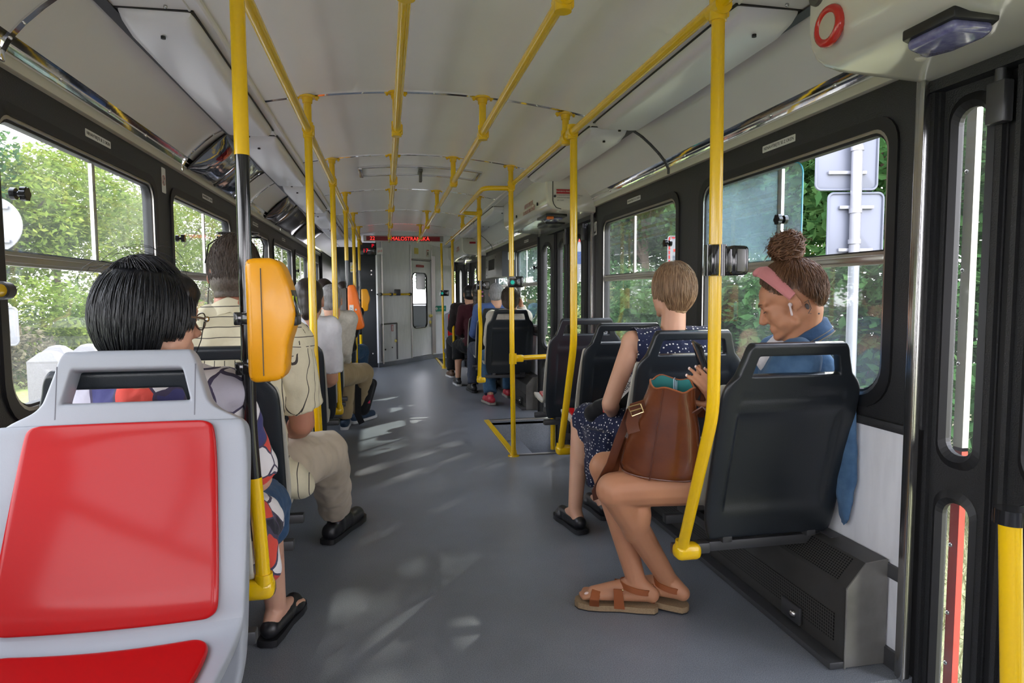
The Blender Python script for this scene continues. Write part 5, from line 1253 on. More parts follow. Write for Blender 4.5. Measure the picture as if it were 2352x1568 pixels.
# ---------------------------------------------------------------- woman in the polka dot dress
root = thing('person', 'person with short fair hair and navy polka dot dress, seen from behind', 'person', (1.2, 2.7, .43))
J = VJ(pelvis=(1.20, 2.70, .51), chest=(1.21, 2.665, .78), neck=(1.228, 2.665, .965), shL=(1.05, 2.68, .912), shR=(1.385, 2.66, .915), elL=(.935, 2.64, .655), wrL=(1.02, 2.85, .565), elR=(1.42, 2.74, .66), wrR=(1.28, 2.93, .58),
       hipL=(1.11, 2.74, .50), hipR=(1.28, 2.75, .50), knL=(.935, 3.06, .49), knR=(1.14, 3.15, .50), anL=(.868, 2.94, .095), anR=(1.05, 3.1, .10))
H = Head((1.232, 2.69, 1.130), (-.30, .95, -.05), k=.98)
mb = MB(); body(mb, J, H, .92, True); hand(mb, J['wrL'], (.6, .7, -.1), (0, 0, -1), (0, 1, 0), k=.92); hand(mb, J['wrR'], (-.6, .7, -.1), (0, 0, -1), (0, 1, 0), k=.92); foot(mb, J['anL'], (.845, 3.10, .02), .92); foot(mb, J['anR'], (1.04, 3.28, .02), .92)
adopt(root, [blob(mb, 'body', 'skin light', None, .006, 4)])
mb = MB(); H.ell(mb, (0, -.018, .034), (.087, .106, .098)); H.ell(mb, (0, -.028, -.025), (.072, .077, .070)); H.ell(mb, (0, -.036, -.07), (.050, .044, .045))
plz = lambda p: .035 if p.y > .05 else (-.035 if p.y > .0 else (-.045 if p.y > -.035 else -.098))
st = MB(); fl = lambda p: (p.x*.9, p.y*.5-.015, -1) if p.z < .11 else (p.x+.001, p.y-.01, -.2)
strands(st, H, 3200, .060, .0010, fl, lambda p: p.z > plz(p)+.01, (0, -.018, .016), (.0885, .108, .119), .003, .0008, 11, lambda p: p.z < plz(p))
adopt(root, [add_hair(mb, st, 'hair', 'hair fair', None, .006, 3, wrinkle(.002, 60), lambda p: p.z > plz(p)-.004, H)])
mb = MB(); torso(mb, J, .008, True); mb.ell(J['pelvis'], (.175, .14, .12))
o_ = blob(mb, 'dress_bodice', 'polka dots', None, .008, 4, wrinkle(.003, 20)); bm_ = bmesh.new(); bm_.from_mesh(o_.data)
for v_ in (v_ for v_ in list(bm_.verts)):
    q = v_.co
    if q.z > .985 or (q.z > .80 and (q.x < 1.045 - max(0, q.z-.9)*.0 or q.x > 1.395)) or q.z > .955 and abs(q.x-1.22) < .055: bm_.verts.remove(v_)
bm_.to_mesh(o_.data); bm_.free(); adopt(root, [o_])
mb = MB(); limb(mb, (J['hipL']+V((0, .02, .01)), (.955, 3.08, .50)), (.118, .085), 0); limb(mb, (J['hipR'], (1.15, 3.13, .51)), (.118, .088), 0)
mb.cap((1.05, 2.82, .46), (.955, 3.02, .44), .075, .06)
rs = []
for t_, (c_, a_, b_) in enumerate((((1.00, 2.90, .50), .10, .16), ((.985, 2.92, .42), .066, .15), ((.965, 2.94, .34), .048, .12), ((.957, 2.95, .27), .036, .075), ((.955, 2.955, .20), .022, .035))):
    rs.append([V(c_)+V((a_*cos(k*pi/8), b_*sin(k*pi/8), 0)) for k in range(16)])
mb.rings(rs); adopt(root, [blob(mb, 'dress_skirt', 'polka dots', None, .007, 3, wrinkle(.004, 24))])
adopt(root, [shoe(None, J['anL'], (.842, 3.115, .008), 'shoe black', pump=True), shoe(None, J['anR'], (1.04, 3.29, .008), 'shoe black', pump=True)])
bg_ = thing('shoulder_bag', 'black shoulder bag with lettered strap on the polka dot lap', 'bag', (1.0, 2.86, .56)); mb = MB(); mb.cap((-.05, .06, .0), (.16, -.02, .09), .045, .06); mb.cap((-.03, .03, .03), (.12, -.10, .10), .04, .05); blob(mb, 'pouch', 'black cloth', bg_, .008, 4)
mb = MB(); a, b = V((-.03, -.05, .035)), V((.10, -.20, .24)); d_ = (b-a).normalized(); w_ = V((.62, -.55, -.56)); w_ = (w_-d_*w_.dot(d_)).normalized(); nn_ = d_.cross(w_)
mb.rings([[p+w_*.019+nn_*.001, p-w_*.019+nn_*.001, p-w_*.019-nn_*.001, p+w_*.019-nn_*.001] for p in (a, a.lerp(b, .5), b)]); mb.build('strap', 'white label', bg_, False)
view = (V((0, 0, 1.12))-V(bg_.location)).normalized(); sg_ = 1 if nn_.dot(view) > 0 else -1
mb = MB()
for t_ in (.22, .62): text_mesh(mb, 'Reebok', .032, a.lerp(b, t_)+nn_*.0018*sg_, d_, nn_.cross(d_)*sg_)
mb.build('strap_lettering', 'black ink', bg_, False)
mb = MB(); mb.box(a.lerp(b, .02), (.02, .02, .03)); mb.build('strap_end', 'red label', bg_)

# ---------------------------------------------------------------- woman in the denim jacket
root = thing('person', 'person in denim jacket and pink headband with hair bun, bent over a phone', 'person', (1.2, 2.0, .43))
J = VJ(pelvis=(1.215, 2.07, .515), chest=(1.295, 1.965, .755), neck=(1.348, 1.950, .945), shL=(1.275, 1.850, .905), shR=(1.365, 2.09, .90), elL=(1.175, 1.93, .70), wrL=(1.055, 1.905, .76), elR=(1.22, 2.15, .69), wrR=(1.085, 2.06, .80),
       hipL=(1.13, 2.005, .49), hipR=(1.14, 2.15, .50), knL=(.715, 1.985, .485), knR=(.76, 2.20, .50), anL=(.968, 2.115, .105), anR=(.855, 2.125, .10))
HF = V((-.83*cos(radians(24)), .55*cos(radians(24)), -sin(radians(24))))
H = Head((1.300, 1.935, 1.098), HF, k=.99)
mb = MB(); body(mb, J, H, .95, True)
mb.cap(H.p(0, -.035, -.05), J['neck']+V((.0, 0, -.02)), .052, .056)
tL = hand(mb, (1.045, 1.90, .765), (-.55, -.02, .80), (-.2, .95, .1), (-.8, -.1, -.55), (.25, .25, .28, .3), .92, .2, .18)
tR = hand(mb, (1.085, 2.05, .815), (-.75, -.45, .30), (-.15, -.6, .2), (-.3, .2, .9), (.5, .7, .8, .85), .92, .6)
foot(mb, J['anR'], (.672, 2.20, .032), .95); foot(mb, J['anL'], (.835, 2.235, .040), .95)
adopt(root, [blob(mb, 'body', 'skin tan', None, .0048, 3)])
for p_, v_ in tL+tR:
    mb = MB(); mb.ell(p_+v_*.0022, (.0048, .0048, .0055), None, 8, 6); nl = mb.build('fingernail', 'nail'); adopt(root, [nl])
# hair gathered to the top: scalp volume, nape, bun
mb = MB(); H.ell(mb, (0, -.022, .036), (.0805, .102, .092)); H.ell(mb, (0, .040, .034), (.064, .050, .054)); H.ell(mb, (0, -.026, -.02), (.066, .074, .066))
H.ell(mb, (0, -.062, .132), (.036, .040, .03))
st = MB()
hz = lambda y: (.030+1.1*(y-.03) if y < .05 else .052+2.2*(y-.05)) if y > .03 else (.012+.6*y if y > .008 else (.026 if y > -.028 else max(-.066, .026+1.9*(y+.028))))
accept = lambda p: p.z > hz(p.y)+.004 and not (p.y > .06 and p.z < .078)
strands(st, H, 3400, .06, .0009, lambda p: (-p.x*.9, -.065-p.y, .12-p.z), accept, (0, -.022, .026), (.0825, .1050, .1045), .0045, .0035, 21)
rnd = random.Random(5); B0 = V((0, -.060, .164))
for i in range(700):
    a, e_ = rnd.uniform(0, 6.28), rnd.uniform(-.9, 1.3); ax = V((rnd.gauss(0, .45), rnd.gauss(0, .45), 1)).normalized(); ro = rnd.uniform(.030, .057); rr_ = rnd.uniform(.5, 1.1); th0 = rnd.uniform(0, 6.28)
    u_ax = ax.orthogonal().normalized(); v_ax = ax.cross(u_ax); cz = rnd.uniform(-.034, .026); pts = []
    for j in range(9):
        th = th0 + rr_*3.0*j/8; r2 = ro*(1-.30*(cz/.032)**2)*(1+.12*sin(5*th+i)); pts.append(H.p(*(B0 + u_ax*cos(th)*r2 + v_ax*sin(th)*r2 + ax*(cz+.006*sin(3*th+i)))))
    st.tube(pts, [.0008]+[.0026]*7+[.0006], 5, False)
for i in range(120):
    dv = V((rnd.gauss(0, 1), rnd.gauss(0, 1), abs(rnd.gauss(0, 1)))).normalized(); p0 = B0+dv*.048; pts = [H.p(*(p0+dv*.008*j+V((rnd.gauss(0, .003), rnd.gauss(0, .003), -.0012*j*j+rnd.gauss(0, .003))))) for j in range(5)]; st.tube(pts, [.0007]*4+[.0002], 4, False)
H.ell(mb, (0, -.066, .158), (.038, .038, .030))
adopt(root, [add_hair(mb, st, 'hair', 'hair brown', None, .005, 2, wrinkle(.002, 70), lambda p: p.z > hz(p.y) and not (p.y > .06 and p.z < .074), H)])
# knotted headband
mb = MB(); rs = []
for i in range(25):
    t_ = -1+2*i/24; a = t_*1.46; w_ = .020*(1-.45*abs(t_)**2)+.003
    c_ = V((.0885*sin(a), .040-.055*abs(t_)**1.5+.003, .104*cos(a)+.021 - .026*abs(t_)**2)); n_ = V((sin(a), .25, cos(a))).normalized(); tng = V((0, 1, -.35-.2*abs(t_))).normalized()
    rs.append([H.p(*(c_+tng*w_+n_*.0)), H.p(*(c_+tng*w_*.6+n_*.007)), H.p(*(c_+n_*.0095)), H.p(*(c_-tng*w_*.6+n_*.007)), H.p(*(c_-tng*w_+n_*.0)), H.p(*(c_-n_*.004))])
mb.rings(rs); H.ell(mb, (0, .050, .124), (.020, .022, .014)); H.ell(mb, (.012, .046, .128), (.014, .020, .011), M.Rotation(.6, 3, 'Y')); H.ell(mb, (-.014, .048, .126), (.014, .021, .011), M.Rotation(-.6, 3, 'Y'))
adopt(root, [mb.build('headband', 'pink cloth')])
mb = MB()
for q in (-1, 1):
    mb.tube([H.p(.012*q, .0965, .016), H.p(.028*q, .0925, .0225), H.p(.046*q, .080, .019)], [.0016, .0026, .001], 6)
adopt(root, [mb.build('eyebrow', 'hair brown')])
mb = MB()
for q in (-1, 1): mb.tube([H.p(.018*q, .0868, -.006), H.p(.030*q, .0885, -.0085), H.p(.043*q, .0805, -.006)], [.0006, .0014, .0012], 6)
adopt(root, [mb.build('eyelashes', 'hair dark')])
mb = MB(); mb.cap(H.p(-.013, .0905, -.0655), H.p(.013, .0905, -.0655), .0035, .0035); mb.cap(H.p(-.012, .0895, -.0755), H.p(.012, .0895, -.0755), .0042, .0042); adopt(root, [blob(mb, 'lips', 'lip', None, .003, 2)])
eb = thing('earbud', 'pale stem earbud in the ear of the denim-jacketed person', 'earbud', H.p(-.082, .006, -.018)); off = -V(eb.location); mb = MB(); mb.ell(H.p(-.080, .004, -.014)+off, (.007, .007, .007)); mb.cap(H.p(-.084, .006, -.016)+off, H.p(-.084, .012, -.046)+off, .0035, .0035); blob(mb, 'stem', 'earbud', eb, .0015, 2)
mb = MB(); mb.ell(H.p(-.0615, -.040, -.040), (.004, .006, .010), H.R, 10, 8); mb.tube([H.p(-.063, -.037, -.025), H.p(-.062, -.050, -.022), H.p(-.060, -.048, -.05), H.p(-.0615, -.034, -.062), H.p(-.0605, -.042, -.066)], .0012, 6)
mb.ell(H.p(-.056, -.062, -.075), (.003, .003, .003), None, 8, 6); adopt(root, [mb.build('tattoo', 'tattoo ink')])
mb = MB(); torso(mb, J, .020, False); mb.ell(J['pelvis']+V((.07, .02, .04)), (.14, .14, .10))
for s in 'LR': limb(mb, (J['sh'+s], J['el'+s], J['el'+s].lerp(J['wr'+s], .62)), (.075, .064, .050), 0)
mb.ell((1.40, 1.90, .80), (.055, .06, .14)); mb.ell((1.448, 1.835, .62), (.018, .05, .26))
adopt(root, [blob(mb, 'denim_jacket', 'denim', None, .007, 4, wrinkle(.006, 18))])
# turned-up collar: front edge drops to the chest, back edge wraps the nape
mb = MB(); nf = V((-.83, .55, 0)); nr = V((.55, .83, 0)); Nk = J['neck']+V((0, 0, .0)); outer = []; 
for i in range(21):
    a = -2.35+4.7*i/20; dirv = (-nf*cos(a)+nr*sin(a)); f2 = (1-cos(a))/2
    p_ = Nk + dirv*(.074+.012*f2) + V((0, 0, .092-.135*f2)) + nf*.020*f2; outer.append((p_, dirv))
mb.rings([[p_+V((0, 0, .006)), p_+d_*.010+V((0, 0, .004)), p_+d_*.034+V((0, 0, -.042)), p_+d_*.026+V((0, 0, -.052)), p_-d_*.002+V((0, 0, -.05))] for p_, d_ in outer]); adopt(root, [mb.build('jacket_collar', 'denim dark')])
mb = MB(); mb.tube([p_+d_*.0345+V((0, 0, -.0395)) for p_, d_ in outer], .0016, 6); mb.tube([p_+d_*.028+V((0, 0, -.029)) for p_, d_ in outer], .0010, 6); adopt(root, [mb.build('collar_stitching', 'denim stitch')])
mb = MB(); mb.cap(Nk+nf*.05+V((0, 0, .0)), Nk+nf*.085+V((0, 0, -.05)), .045, .05); adopt(root, [blob(mb, 'white_top', 'white cotton', None, .008, 3)])
mb = MB(); limb(mb, (J['hipL']+V((.03, .02, .01)), J['hipL'].lerp(J['knL'], .22)), (.095, .092), 0); limb(mb, (J['hipR']+V((.05, 0, .01)), J['hipR'].lerp(J['knR'], .22)), (.105, .092), 0); mb.ell(J['pelvis'], (.14, .14, .11)); adopt(root, [blob(mb, 'shorts', 'cream cotton', None, .008, 3)])
def sandal(an, toe):
    an, toe = V(an), V(toe); d = toe-an; d.z = 0; d.normalize(); s = V((-d.y, d.x, 0)); h = an-d*.062
    pl = ((-.012, .012), (0, .029), (.05, .034), (.11, .033), (.17, .043), (.21, .044), (.243, .034), (.256, .014)); q = MB(); k_ = ((toe-h).length+.012)/.256; ring = [h+d*t*k_+s*w_ for t, w_ in pl]+[h+d*t*k_-s*w_ for t, w_ in reversed(pl)]
    zb = toe.z-.028; q.rings([[V((p.x, p.y, zb)) for p in ring], [V((p.x, p.y, zb+.020)) for p in ring]]); o = q.build('sandal', 'cork')
    q = MB(); q.rings([[V((p.x, p.y, zb-.004)) for p in ring], [V((p.x, p.y, zb)) for p in ring]]); q.build('outsole', 'shoe black', o)
    def strap(cs, w_):
        q = MB(); rs = []
        for c in cs:
            c = V(c); rs.append([c+d*w_, c+d*w_*.9+V((0, 0, .003)), c-d*w_*.9+V((0, 0, .003)), c-d*w_])
        q.rings(rs); return q
    A = lambda t, ss, z: h+d*t*k_+s*ss+V((0, 0, zb-h.z+z))
    q = strap([A(.175, -.043, .016), A(.178, -.044, .040), A(.180, -.024, .060), A(.182, 0, .066), A(.186, .024, .060), A(.19, .044, .038), A(.19, .044, .016)], .017); q.build('toe_strap', 'sandal leather', o)
    q = MB(); up_ = V((0, 0, 1)); rs = []
    for i in range(21):
        a = 2*pi*i/20; c = h+d*(.062+.052*cos(a))*k_*.95+s*.041*sin(a)+V((0, 0, zb-h.z+.082+.012*cos(a))); rs.append([c+up_*.011, c-up_*.011, c-up_*.010+(d*cos(a)+s*sin(a))*.003, c+up_*.010+(d*cos(a)+s*sin(a))*.003])
    q.rings(rs, True, False, False)
    for ss in (-1, 1):
        for t, z in ((.115, .085),):
            q.rings([[A(t-.014, ss*.040, z), A(t+.014, ss*.040, z), A(t+.014, ss*.044, z), A(t-.014, ss*.044, z)], [A(t-.022, ss*.034, .012), A(t+.012, ss*.034, .012), A(t+.012, ss*.039, .012), A(t-.022, ss*.039, .012)]])
    q.build('ankle_strap', 'sandal leather', o)
    q = MB()
    for ss in (-1, 1): q.ell(A(.10, ss*.0455, .085), (.004, .004, .004), None, 8, 6)
    q.build('rivet', 'brass', o); return o
mb = MB(); mb.ell((.689, 2.175, .052), (.012, .010, .006)); adopt(root, [mb.build('toenail', 'nail')])
adopt(root, [sandal(J['anR'], (.672, 2.20, .032)), sandal(J['anL'], (.835, 2.235, .036))])
ph = thing('phone', 'black phone held in both hands by the denim-jacketed person', 'phone', (1.005, 1.955, .895)); q = MB(); R_ = axes((-.35, -.12, .93), (-.8, .1, -.3)); q.box((0, 0, 0), (.072, .145, .009), R_, bev=.003); q.build('case', 'black gloss', ph)
# ---------------------------------------------------------------- brown leather bucket bag on her knee
bag = thing('leather_bag', 'brown leather bucket bag with teal lining standing open on her thigh', 'bag', (.865, 1.955, .535))
def bag_ring(z, a, b, ph=0., wob=0., cx=0., cy=0., sq=1.0, n=40):
    out = []
    for i in range(n):
        t = 2*pi*i/n; c, s = cos(t), sin(t); e_ = sq
        out.append(V((cx+a*math.copysign(abs(c)**e_, c)*(1+wob*sin(5*t+ph)), cy+b*math.copysign(abs(s)**e_, s)*(1+wob*sin(4*t+ph*2)), z + wob*.18*sin(5*t+ph+1))))
    return out
mb = MB(); prof_ = [(.0, .105, .055), (.008, .122, .066), (.04, .128, .072), (.10, .122, .070), (.18, .103, .064), (.24, .085, .058), (.285, .073, .055), (.315, .068, .058)]
rs = [bag_ring(z, a, b, .5+z*9, .012+.16*max(0, z-.2), .03*z, 0, .8) for z, a, b in prof_]
inner = [bag_ring(z, a-.004, b-.004, .5+z*9, .012+.16*max(0, z-.2), .03*z, 0, .8) for z, a, b in reversed(prof_[5:])]
mb.rings(rs+inner[:1], True, True, False); ob = mb.build('shell', 'bag leather', bag, ang=60)
mb = MB(); mb.rings(inner+[bag_ring(.20, .07, .045, 0, 0, .006, 0, .8)], True, False, True); mb.build('lining', 'bag lining', bag)
Rz = Quaternion((0, 0, 1), radians(18)); ang_ = Quaternion((0, 1, 0), radians(4))
mb = MB(); mb.tube([V((-.03+.03*z, -b*.995-.0015, z)) for z, a, b in prof_], .0022, 6); mb.tube([V((p.x, p.y, p.z)) for p in bag_ring(.013, .124, .068, 0, 0, 0, 0, .8)], .0022, 6); mb.build('seam', 'bag leather dark', bag)
mb = MB(); mb.tube(rs[-1]+rs[-1][:1], .0028, 6, False); mb.build('rim', 'sandal leather', bag)
def flat_strap(pts, w_, th, nm, m_, par, side=V((1, .35, 0))):
    q = MB(); pts = [V(p) for p in pts]; rg = []
    for i, p in enumerate(pts):
        t = (pts[min(i+1, len(pts)-1)]-pts[max(0, i-1)]).normalized(); s = (side-t*side.dot(t)).normalized(); u = t.cross(s); rg.append([p+s*w_+u*th, p-s*w_+u*th, p-s*w_-u*th, p+s*w_-u*th])
    q.rings(rg); return q.build(nm, m_, par)
flat_strap([(-.075, -.02, .245), (-.11, -.025, .22), (-.135, -.02, .12), (-.155, -.015, .02), (-.195, -.01, -.09), (-.190, 0, -.125), (-.165, .02, -.11), (-.14, .03, -.02), (-.13, .03, .10)], .015, .0022, 'shoulder_strap', 'bag leather dark', bag)
flat_strap([(.075, -.03, .225), (.105, -.04, .262), (.135, -.045, .25), (.165, -.04, .17), (.19, -.03, .06), (.185, .0, .01)], .013, .0022, 'handle_strap', 'bag leather dark', bag)
flat_strap([(.080, .03, .25), (.10, .045, .30), (.108, .05, .32), (.118, .045, .285), (.112, .03, .2)], .012, .0022, 'rear_strap', 'bag leather dark', bag)
flat_strap([(-.070, -.045, .255), (-.098, -.05, .245), (-.104, -.05, .19), (-.094, -.055, .16)], .020, .003, 'strap_tab', 'bag leather dark', bag)
mb = MB(); mb.tube([(-.085, -.062, .262), (-.120, -.062, .246), (-.105, -.062, .218), (-.072, -.062, .236), (-.085, -.062, .262)], .0028, 6); mb.tube([(-.078, -.063, .249), (-.113, -.063, .232)], .0025, 6); mb.build('buckle', 'brass', bag)
bag.rotation_euler = (radians(13), radians(5), radians(-20)); bag.location.y += .02
fo = thing('folded_papers', 'pale blue folded papers sticking up inside the leather bag', 'papers', (.905, 1.955, .80)); mb = MB()
for k_ in range(3): mb.box((.004*k_, .004*k_-.008, .0-.004*k_), (.045, .0025, .10), Quaternion((0, 0, 1), radians(60+8*k_)), bev=.0008)
mb.build('sheet', mat('paper blue', (.45, .62, .70), .6), fo)

# ---------------------------------------------------------------- passengers farther forward
def passenger(label, seat, head, hf, skin, hair, hstyle, top, sleeve, bottom, shoes, kn=None, an=None, toes=None, arms=None, sh_z=.94, fem=False, short=False, sk=1.0, knL=None, anL=None, toesL=None):
    x, y = seat; root = thing('person', label, 'person', (x, y+.2, .43)); hx, hy, hz = head; T = lambda *a: V(a)
    J = dict(pelvis=T(x, y+.27, .51), chest=T((x+hx)/2, y+.21, .77), neck=T(hx, hy-.03, sh_z+.055), shL=T((x+hx)/2-.17*sk, y+.20, sh_z), shR=T((x+hx)/2+.17*sk, y+.20, sh_z), hipL=T(x-.09, y+.28, .50), hipR=T(x+.09, y+.28, .50))
    J['elL'], J['wrL'] = J['shL']+V((-.05, .07, -.27)), J['shL']+V((.04, .28, -.33)); J['elR'], J['wrR'] = J['shR']+V((.05, .07, -.27)), J['shR']+V((-.04, .28, -.33))
    if arms: J.update({k: V(v) for k, v in arms.items()})
    J['knL'] = V(knL) if knL else T(x-.10, y+.64, .50); J['anL'] = V(anL) if anL else T(x-.10, y+.70, .10); J['knR'] = V(kn) if kn else T(x+.10, y+.64, .50); J['anR'] = V(an) if an else T(x+.10, y+.70, .10)
    H = Head(head, hf, k=.98)
    mb = MB(); body(mb, J, H, .95*sk, fem)
    for s, q in (('L', 1), ('R', -1)): hand(mb, J['wr'+s], (J['wr'+s]-J['el'+s]), (0, 0, -1) if not arms or ('wr'+s) not in arms else (J['wr'+s]-V(head))*-1, (q, .2, 0), (.6, .7, .7, .8), .92)
    adopt(root, [blob(mb, 'body', skin, None, .010, 3)])
    mb = MB(); H.ell(mb, (0, -.02, .036), (.080, .098, .090)); H.ell(mb, (0, .03, .062), (.068, .064, .052)); H.ell(mb, (0, -.04, -.02), (.073, .076, .07)); st = None
    acc = lambda p: not (p.y > .05 and p.z < .04) and p.z > -.07
    if hstyle == 'bob':
        H.ell(mb, (0, -.045, -.03), (.090, .080, .085)); H.ell(mb, (0, -.03, .035), (.088, .104, .095)); st = MB(); strands(st, H, 500, .06, .0014, lambda p: (p.x, p.y*.4-.02, -1), acc, (0, -.03, .02), (.093, .110, .112), .006, .003, 4)
    if hstyle == 'long':
        H.ell(mb, (0, -.03, .035), (.086, .102, .094)); H.ell(mb, (0, -.075, -.06), (.080, .050, .10)); H.ell(mb, (0, -.085, -.16), (.085, .045, .11))
    if hstyle == 'tied': H.ell(mb, (0, -.09, -.06), (.032, .03, .05)); H.ell(mb, (0, -.08, -.02), (.05, .04, .06))
    if hstyle == 'crop': st = MB(); strands(st, H, 600, .014, .001, lambda p: (p.x*.3, -.4, -1), acc, (0, -.02, .012), (.079, .097, .110), .003, 0, 6)
    adopt(root, [add_hair(mb, st, 'hair', hair, None, .008, 3)])
    mb = MB(); torso(mb, J, .014, fem)
    if sleeve > 1: mb.ell(J['pelvis'], (.185*sk, .13, .13))
    for s in 'LR':
        if sleeve <= 1: limb(mb, (J['sh'+s], J['sh'+s].lerp(J['el'+s], sleeve)), (.068, .066), 0)
        else: limb(mb, (J['sh'+s], J['el'+s], J['wr'+s]), (.068, .056, .042), 0)
    adopt(root, [blob(mb, 'jacket' if sleeve > 1 else 'shirt', top, None, .010, 4, wrinkle(.005, 18))])
    mb = MB(); mb.ell(J['pelvis'], (.175, .14, .12))
    for s in 'LR':
        if short: limb(mb, (J['hip'+s], J['kn'+s], J['kn'+s].lerp(J['an'+s], .45)), (.105, .080, .078), 0)
        else: limb(mb, (J['hip'+s], J['kn'+s], J['kn'+s].lerp(J['an'+s], 1.0)), (.105, .080, .066), 0)
    adopt(root, [blob(mb, 'trousers', bottom, None, .010, 4, wrinkle(.006, 16))])
    tR, tL_ = V(toes) if toes else J['anR']+V((0, .18, -.092)), V(toesL) if toesL else J['anL']+V((0, .18, -.092))
    adopt(root, [shoe(None, J['anR'], tR, *shoes), shoe(None, J['anL'], tL_, *shoes)])
    return root, J, H
passenger('person with tied brown hair and white T-shirt behind the second left pole', (-.55, 3.50), (-.405, 3.68, 1.095), (.1, 1, 0), 'skin light', 'hair dark', 'tied', 'white cotton', .85, 'cream cotton', ('shoe black', 'shoe black'), arms=dict(elR=(-.305, 3.74, .655), wrR=(-.38, 3.95, .60)), fem=True)
rt_, J_, H_ = passenger('person with short grey hair, pale sleeves and khaki trousers by the third left pole', (-.50, 4.90), (-.395, 5.05, 1.085), (.15, 1, 0), 'skin light', 'hair grey', 'crop', 'cream cotton', 1.5, 'khaki tan', ('shoe navy', 'shoe sole'),
    kn=(-.19, 5.60, .475), an=(-.26, 5.86, .11), toes=(-.13, 6.08, .010), knL=(-.33, 5.52, .48), anL=(-.36, 5.62, .10), arms=dict(elR=(-.315, 5.12, .70), wrR=(-.32, 5.36, .60)))
passenger('person with dark hair left of the orange box pole', (-.55, 5.62), (-.515, 5.80, 1.145), (0, 1, 0), 'skin light', 'hair dark', 'crop', 'black cloth', 1.5, 'jeans', ('shoe black', 'shoe black'), arms=None)
passenger('person with dark brown hair by the left window, almost hidden by a pole', (-.66, 4.18), (-.66, 4.32, 1.11), (0, 1, 0), 'skin light', 'hair dark', 'bob', 'grey blue', 1.5, 'jeans', ('shoe black', 'shoe black'), fem=True)
passenger('person in blue jeans at the far left beside the dark cabinet', (-.50, 6.97), (-.44, 7.15, 1.15), (0, 1, 0), 'skin light', 'hair dark', 'crop', 'dark jacket', 1.5, 'jeans', ('shoe black', 'shoe sole'), kn=(-.27, 7.45, .50), an=(-.30, 7.55, .10), arms=dict(elR=(-.36, 7.2, .70), wrR=(-.42, 7.42, .60)))
passenger('person with short brown hair and pale shirt, head resting on a hand', (1.20, 6.28), (1.245, 6.48, 1.075), (.45, .88, -.15), 'skin fair', 'hair crop', 'bob', 'cream cotton', 1.5, 'jeans', ('shoe red', 'sole worn'), fem=True, sh_z=.90,
    knL=(1.03, 6.80, .47), anL=(1.03, 6.54, .115), toesL=(1.00, 6.72, .012), arms=dict(elR=(1.42, 6.60, .80), wrR=(1.365, 6.56, 1.00), elL=(1.00, 6.45, .65), wrL=(1.06, 6.68, .58)))
passenger('person with grey hair and blue collared shirt in the second seat past the stairwell', (1.16, 6.98), (1.205, 7.18, 1.13), (.2, 1, 0), 'skin light', 'hair grey', 'crop', 'blue shirt', 1.5, 'grey blue', ('shoe black', 'shoe black'), sh_z=.96, knL=(1.0, 7.55, .50), anL=(.97, 7.42, .10), toesL=(.95, 7.62, .01), arms=dict(elR=(1.36, 7.26, .68), wrR=(1.26, 7.5, .60)))
r3, J3, H3 = passenger('person with long dark hair, pink hair clips and maroon cardigan', (1.08, 7.68), (1.10, 7.86, 1.135), (0, 1, 0), 'skin light', 'hair dark', 'long', 'maroon wool', 1.5, 'black cloth', ('shoe black', 'shoe sole'), fem=True, short=True, knL=(.88, 8.12, .49), anL=(.86, 8.0, .10), toesL=(.85, 8.18, .01))
mb = MB()
for z in (.02, -.03): mb.ell(H3.p(.03, -.125, z), (.018, .008, .008), H3.R, 10, 6)
cl_ = mb.build('hair_clip', 'pink clip'); adopt(r3, [cl_])
passenger('person with short black hair and dark jacket in the frontmost right seat', (1.06, 8.38), (1.075, 8.56, 1.13), (-.2, 1, 0), 'skin light', 'hair black', 'crop', 'dark jacket', 1.5, 'black cloth', ('shoe brown', 'shoe sole'), sh_z=.95, knL=(.88, 8.95, .49), anL=(.86, 8.82, .10), toesL=(.83, 9.0, .01))
# backpack between the khaki legs
bp_ = thing('backpack', 'black backpack with red tag held between khaki-trousered legs', 'backpack', (-.19, 5.78, 0)); mb = MB(); mb.cap((-.04, .05, .14), (.03, -.09, .36), .065, .055); mb.cap((-.02, .06, .12), (.065, -.02, .36), .055, .040); blob(mb, 'pack', 'black cloth', bp_, .009, 4)
flat_strap([(-.045, -.16, .52), (-.05, -.185, .42), (-.055, -.17, .28), (-.06, -.12, .10), (-.03, -.12, .03)], .026, .004, 'strap', 'black cloth', bp_, V((1, .2, 0)))
mb = MB(); mb.box((.03, -.035, .20), (.022, .016, .028), bev=.004); mb.build('tag', mat('red tag', (.6, .02, .08), .5), bp_)
# ================================================================ outside
GZ = -.86
m = mat('cobbles', (.42, .40, .37), .8); n, L, b = nodes_of(m)
t = n.new('ShaderNodeTexCoord'); v = n.new('ShaderNodeTexVoronoi'); v.inputs['Scale'].default_value = 8; v.feature = 'DISTANCE_TO_EDGE'; L.new(t.outputs['Object'], v.inputs['Vector'])
r = n.new('ShaderNodeValToRGB'); r.color_ramp.elements[0].position = .02; r.color_ramp.elements[0].color = (.20, .19, .17, 1); r.color_ramp.elements[1].position = .10; r.color_ramp.elements[1].color = (.30, .285, .26, 1)
L.new(v.outputs['Distance'], r.inputs[0]); L.new(r.outputs[0], b.inputs['Base Color'])
mat('asphalt', (.36, .35, .33), .85, noise_=(40, (.28, .27, .26), .2)); mat('lawn', (.14, .20, .045), .9, noise_=(14, (.26, .30, .09), .2)); mat('dry grass', (.34, .30, .18), .9, noise_=(30, (.20, .24, .09), .2))
